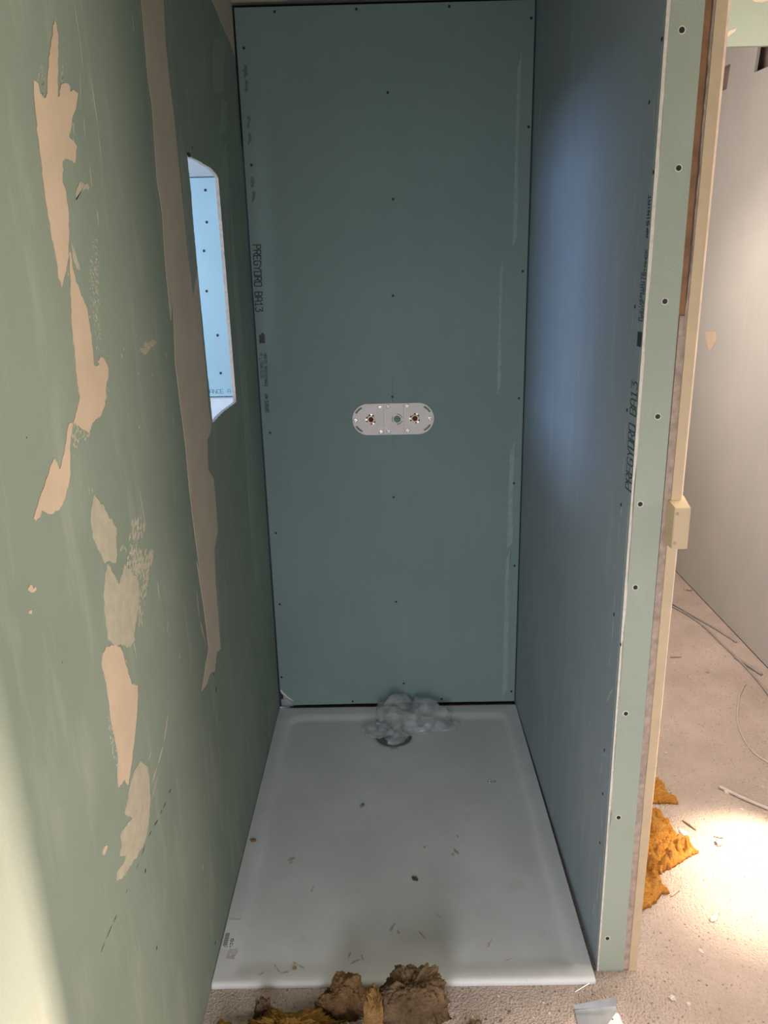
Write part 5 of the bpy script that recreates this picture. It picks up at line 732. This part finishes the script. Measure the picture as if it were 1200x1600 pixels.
for i in range(60):
    x, y = random.uniform(1.05, 1.75), random.uniform(-.1, 1.7)
    if y < 1.0 and x < 1.32 and y > .15: x += .3
    if x > 1.68 and y < .8: continue
    stone('grit', x, y, random.uniform(.0016, .0036), i+20., 'tiny grain of grit scattered on the corridor floor', 'grit', 'grit on the corridor floor', m_mortar if i % 2 else m_chip, long=random.uniform(1, 2.2))
m_peb = [plain('dark_pebble', (.16, .13, .11), .8), plain('tan_pebble', (.50, .38, .27), .9), plain('pale_pebble', (.64, .58, .50), .9)]
for i in range(46):
    x, y = random.uniform(.56, .90), random.uniform(-.14, -.022)
    if .82 < x and y < -.04: continue
    stone('pebble', x, y, random.uniform(.0013, .0030), i+120., 'tiny pebble on the bare concrete in front of the tray', 'pebble', 'pebbles on the concrete in front of the tray', m_peb[i % 3], long=random.uniform(1, 1.6))
def stick(name, a, b, r, label, mat, cat='splinter', z=FLOOR_Z):
    bm = bmesh.new(); a, b = Vector((*a, r)), Vector((*b, r*1.4)); c = (a+b)/2
    tube(bm, [a-c+Vector((0, 0, c.z)), Vector((0, 0, c.z+.001)), b-c+Vector((0, 0, c.z))], [r, r*1.1, r*.7], 6); return tag(link(name, bm, mat, None, (c.x, c.y, z)), label, cat)
stick('wood_splinter', (1.300, .560), (1.325, .515), .0022, 'thin brown splinter left of the lit floor patch', m_wood)
stick('wood_splinter', (1.165, .262), (1.195, .283), .0028, 'pale splinter on the floor near the ragged insulation scrap', m_mortar)
stick('wood_splinter', (1.615, 1.598), (1.660, 1.594), .003, 'dark splinter on the corridor floor below the cables', m_mortar)
# small things lying on the tray
TZ = lambda x, y: tray_h(x, y+.006)
stone('dirt_crumb', .488, .330, .006, 31., 'dark crumb in the middle of the shower tray', 'debris', mat=plain('dark_crumb', (.10, .085, .05), .9), flat=.5, z=TZ(.488, .33), long=1.6)
stone('dirt_crumb', .335, .643, .006, 32., 'small grey crumb left of centre towards the back of the tray', 'debris', mat=plain('grey_crumb', (.24, .23, .2), .9), flat=.5, z=TZ(.335, .643), long=1.5)
stone('dirt_crumb', .021, .482, .007, 33., 'rusty brown crumb on the left rim of the tray', 'debris', mat=m_rust, flat=.35, z=.0005, long=1.2)
stone('dirt_crumb', .191, .042, .005, 34., 'dark crumb at the front left of the tray', 'debris', mat=m_rust, flat=.4, z=TZ(.191, .04))
for nm, x, y, lb in (('metal_ring', .744, .754, 'small metal ring on the right side of the tray'), ('metal_ring', .331, 1.072, 'small metal ring beside the plastic bag at the back of the tray')):
    bm = bmesh.new(); tube(bm, [(.0055*math.cos(t*.6283), .0055*math.sin(t*.6283), .0016) for t in range(11)], .0011, 6); tag(link(nm, bm, m_steel, None, (x, y, TZ(x, y))), lb, 'ring')
stone('metal_nut', .760, .750, .0045, 35., 'tiny bright nut right of the metal ring on the tray', 'nut', mat=m_steel, z=TZ(.76, .75))
# screw lying at the tray corner
scr = empty('loose_screw', (.872, -.012, FLOOR_Z), 'long thin steel screw lying at the front right tray corner', 'screw')
bm = bmesh.new(); tube(bm, [(-.026, -.014, .0022), (.020, .011, .0042), (.024, .0133, .0044)], [.0009, .0016, .0016], 8); link('shank', bm, m_chrome, scr)
bm = bmesh.new(); lathe(bm, [(.0016, 0), (.0042, .0030), (.0042, .0038), (.001, .0030)], (.024, .0133, .0044), (.87, .48, .05), 14); link('head', bm, m_chrome, scr)
# galvanised stud offcut at the bottom right
off = empty('metal_stud_offcut', (.885, -.10, FLOOR_Z), 'short galvanised steel channel offcut lying at the bottom right on the concrete', 'metal offcut')
bm = bmesh.new()
prism(bm, [(-.052, -.05), (.050, -.05), (.045, .038), (.030, .036), (-.050, .028)], lambda u, v, d: (u, v, .001+d), .0009)
bmesh.ops.recalc_face_normals(bm, faces=bm.faces[:]); link('web', bm, m_steel, off)
bm = bmesh.new(); prism(bm, [(-.050, 0), (.046, 0), (.049, .022), (.004, .018), (-.051, .012)], lambda u, v, d: (u, .033+.004*u/.05+v*.25+d*.9, .001+v), .0009)
bmesh.ops.recalc_face_normals(bm, faces=bm.faces[:]); link('flange', bm, m_steel, off)
bm = bmesh.new(); prism(bm, [(0, 0), (.028, .030), (.034, .028), (.036, 0)], lambda u, v, d: (.012+u, -.012+v, .0035+.0004*u+d), .0008)
bmesh.ops.recalc_face_normals(bm, faces=bm.faces[:]); link('folded_tab', bm, plain('bright_zinc', (.8, .8, .82), .45, .4), off)
bm = bmesh.new(); lathe(bm, [(.0018, 0), (.0012, .0006)], (.028, .002, .0048), (0, 0, 1), 12); link('punch_hole', bm, m_dk, off)

# cables on the corridor floor
def cable(name, pts, r, mat, label):
    bm = bmesh.new(); P = smooth_path([(x, y, FLOOR_Z+r*1.02) for x, y in pts], 10); o = Vector((P[0].x, P[0].y, FLOOR_Z))
    tube(bm, [p-o for p in P], r, 8); return tag(link(name, bm, mat, None, o, smooth=True), label, 'cable')
m_cab = plain('grey_cable', (.30, .26, .24), .6)
cable('floor_cable', [(1.66, 2.55), (1.74, 2.32), (1.808, 2.146), (1.85, 2.02), (1.895, 1.90), (1.925, 1.80), (1.945, 1.72)], .0045, m_cab, 'grey cable on the corridor floor nearest the wall, ending beside it')
cable('floor_cable', [(1.62, 2.50), (1.72, 2.28), (1.80, 2.11), (1.845, 1.985), (1.868, 1.86), (1.875, 1.72), (1.885, 1.58), (1.89, 1.44), (1.885, 1.30), (1.87, 1.15), (1.86, 1.0)], .0045, m_cab, 'longest grey cable sweeping along the corridor floor')
cable('floor_cable', [(1.880, 1.58), (1.905, 1.50), (1.925, 1.43)], .006, m_cab, 'short dark cable end lying between the long cable and the corridor wall')
cable('floor_cable', [(1.83, 1.36), (1.775, 1.28), (1.735, 1.20), (1.69, 1.10), (1.665, 1.0), (1.66, .91), (1.685, .84), (1.73, .78)], .003, plain('pinkish_cord', (.50, .42, .36), .7), 'thin pale cord curving in a loop on the corridor floor')
cable('floor_cable', [(1.470, .715), (1.500, .680), (1.532, .645), (1.58, .602), (1.65, .56), (1.72, .55)], .0055, plain('pale_flex', (.50, .42, .36), .5), 'pale flex lying along the far rim of the lit floor patch')

# floodlight just outside the frame (the lamp that lights the corridor floor)
fl = empty('site_floodlight', (FLOOD.x, FLOOD.y, FLOOR_Z), 'small black site floodlight standing on the corridor floor right of the partition', 'floodlight')
dirv = Vector((.9, 0., -.1))-FLOOD; q = dirv.to_track_quat('-Z', 'Y').to_matrix()
bm = bmesh.new(); C0 = FLOOD-Vector(fl.location)
def shell(bm, w, h, w2, h2, z0, z1):
    a = [C0+q@Vector(p) for p in ((-w, -h, z0), (w, -h, z0), (w, h, z0), (-w, h, z0))]; b = [C0+q@Vector(p) for p in ((-w2, -h2, z1), (w2, -h2, z1), (w2, h2, z1), (-w2, h2, z1))]
    v = [bm.verts.new(p) for p in a+b]
    for f in ((3,2,1,0),(4,5,6,7),(0,1,5,4),(1,2,6,5),(2,3,7,6),(3,0,4,7)): bm.faces.new([v[i] for i in f])
shell(bm, .07, .055, .05, .04, .012, .055); bmesh.ops.recalc_face_normals(bm, faces=bm.faces[:]); link('housing', bm, m_black, fl)
bm = bmesh.new(); tube(bm, [(-.09, .0, .012), (-.09, .0, C0.z-.02)], .008); tube(bm, [(.09, .0, .012), (.09, .0, C0.z-.02)], .008); tube(bm, [(-.09, 0, .01), (.09, 0, .01)], .009); tube(bm, [(-.09, -.08, .009), (-.09, .08, .009)], .009); tube(bm, [(.09, -.08, .009), (.09, .08, .009)], .009)
link('stand', bm, m_black, fl)
bpy.context.view_layer.update()
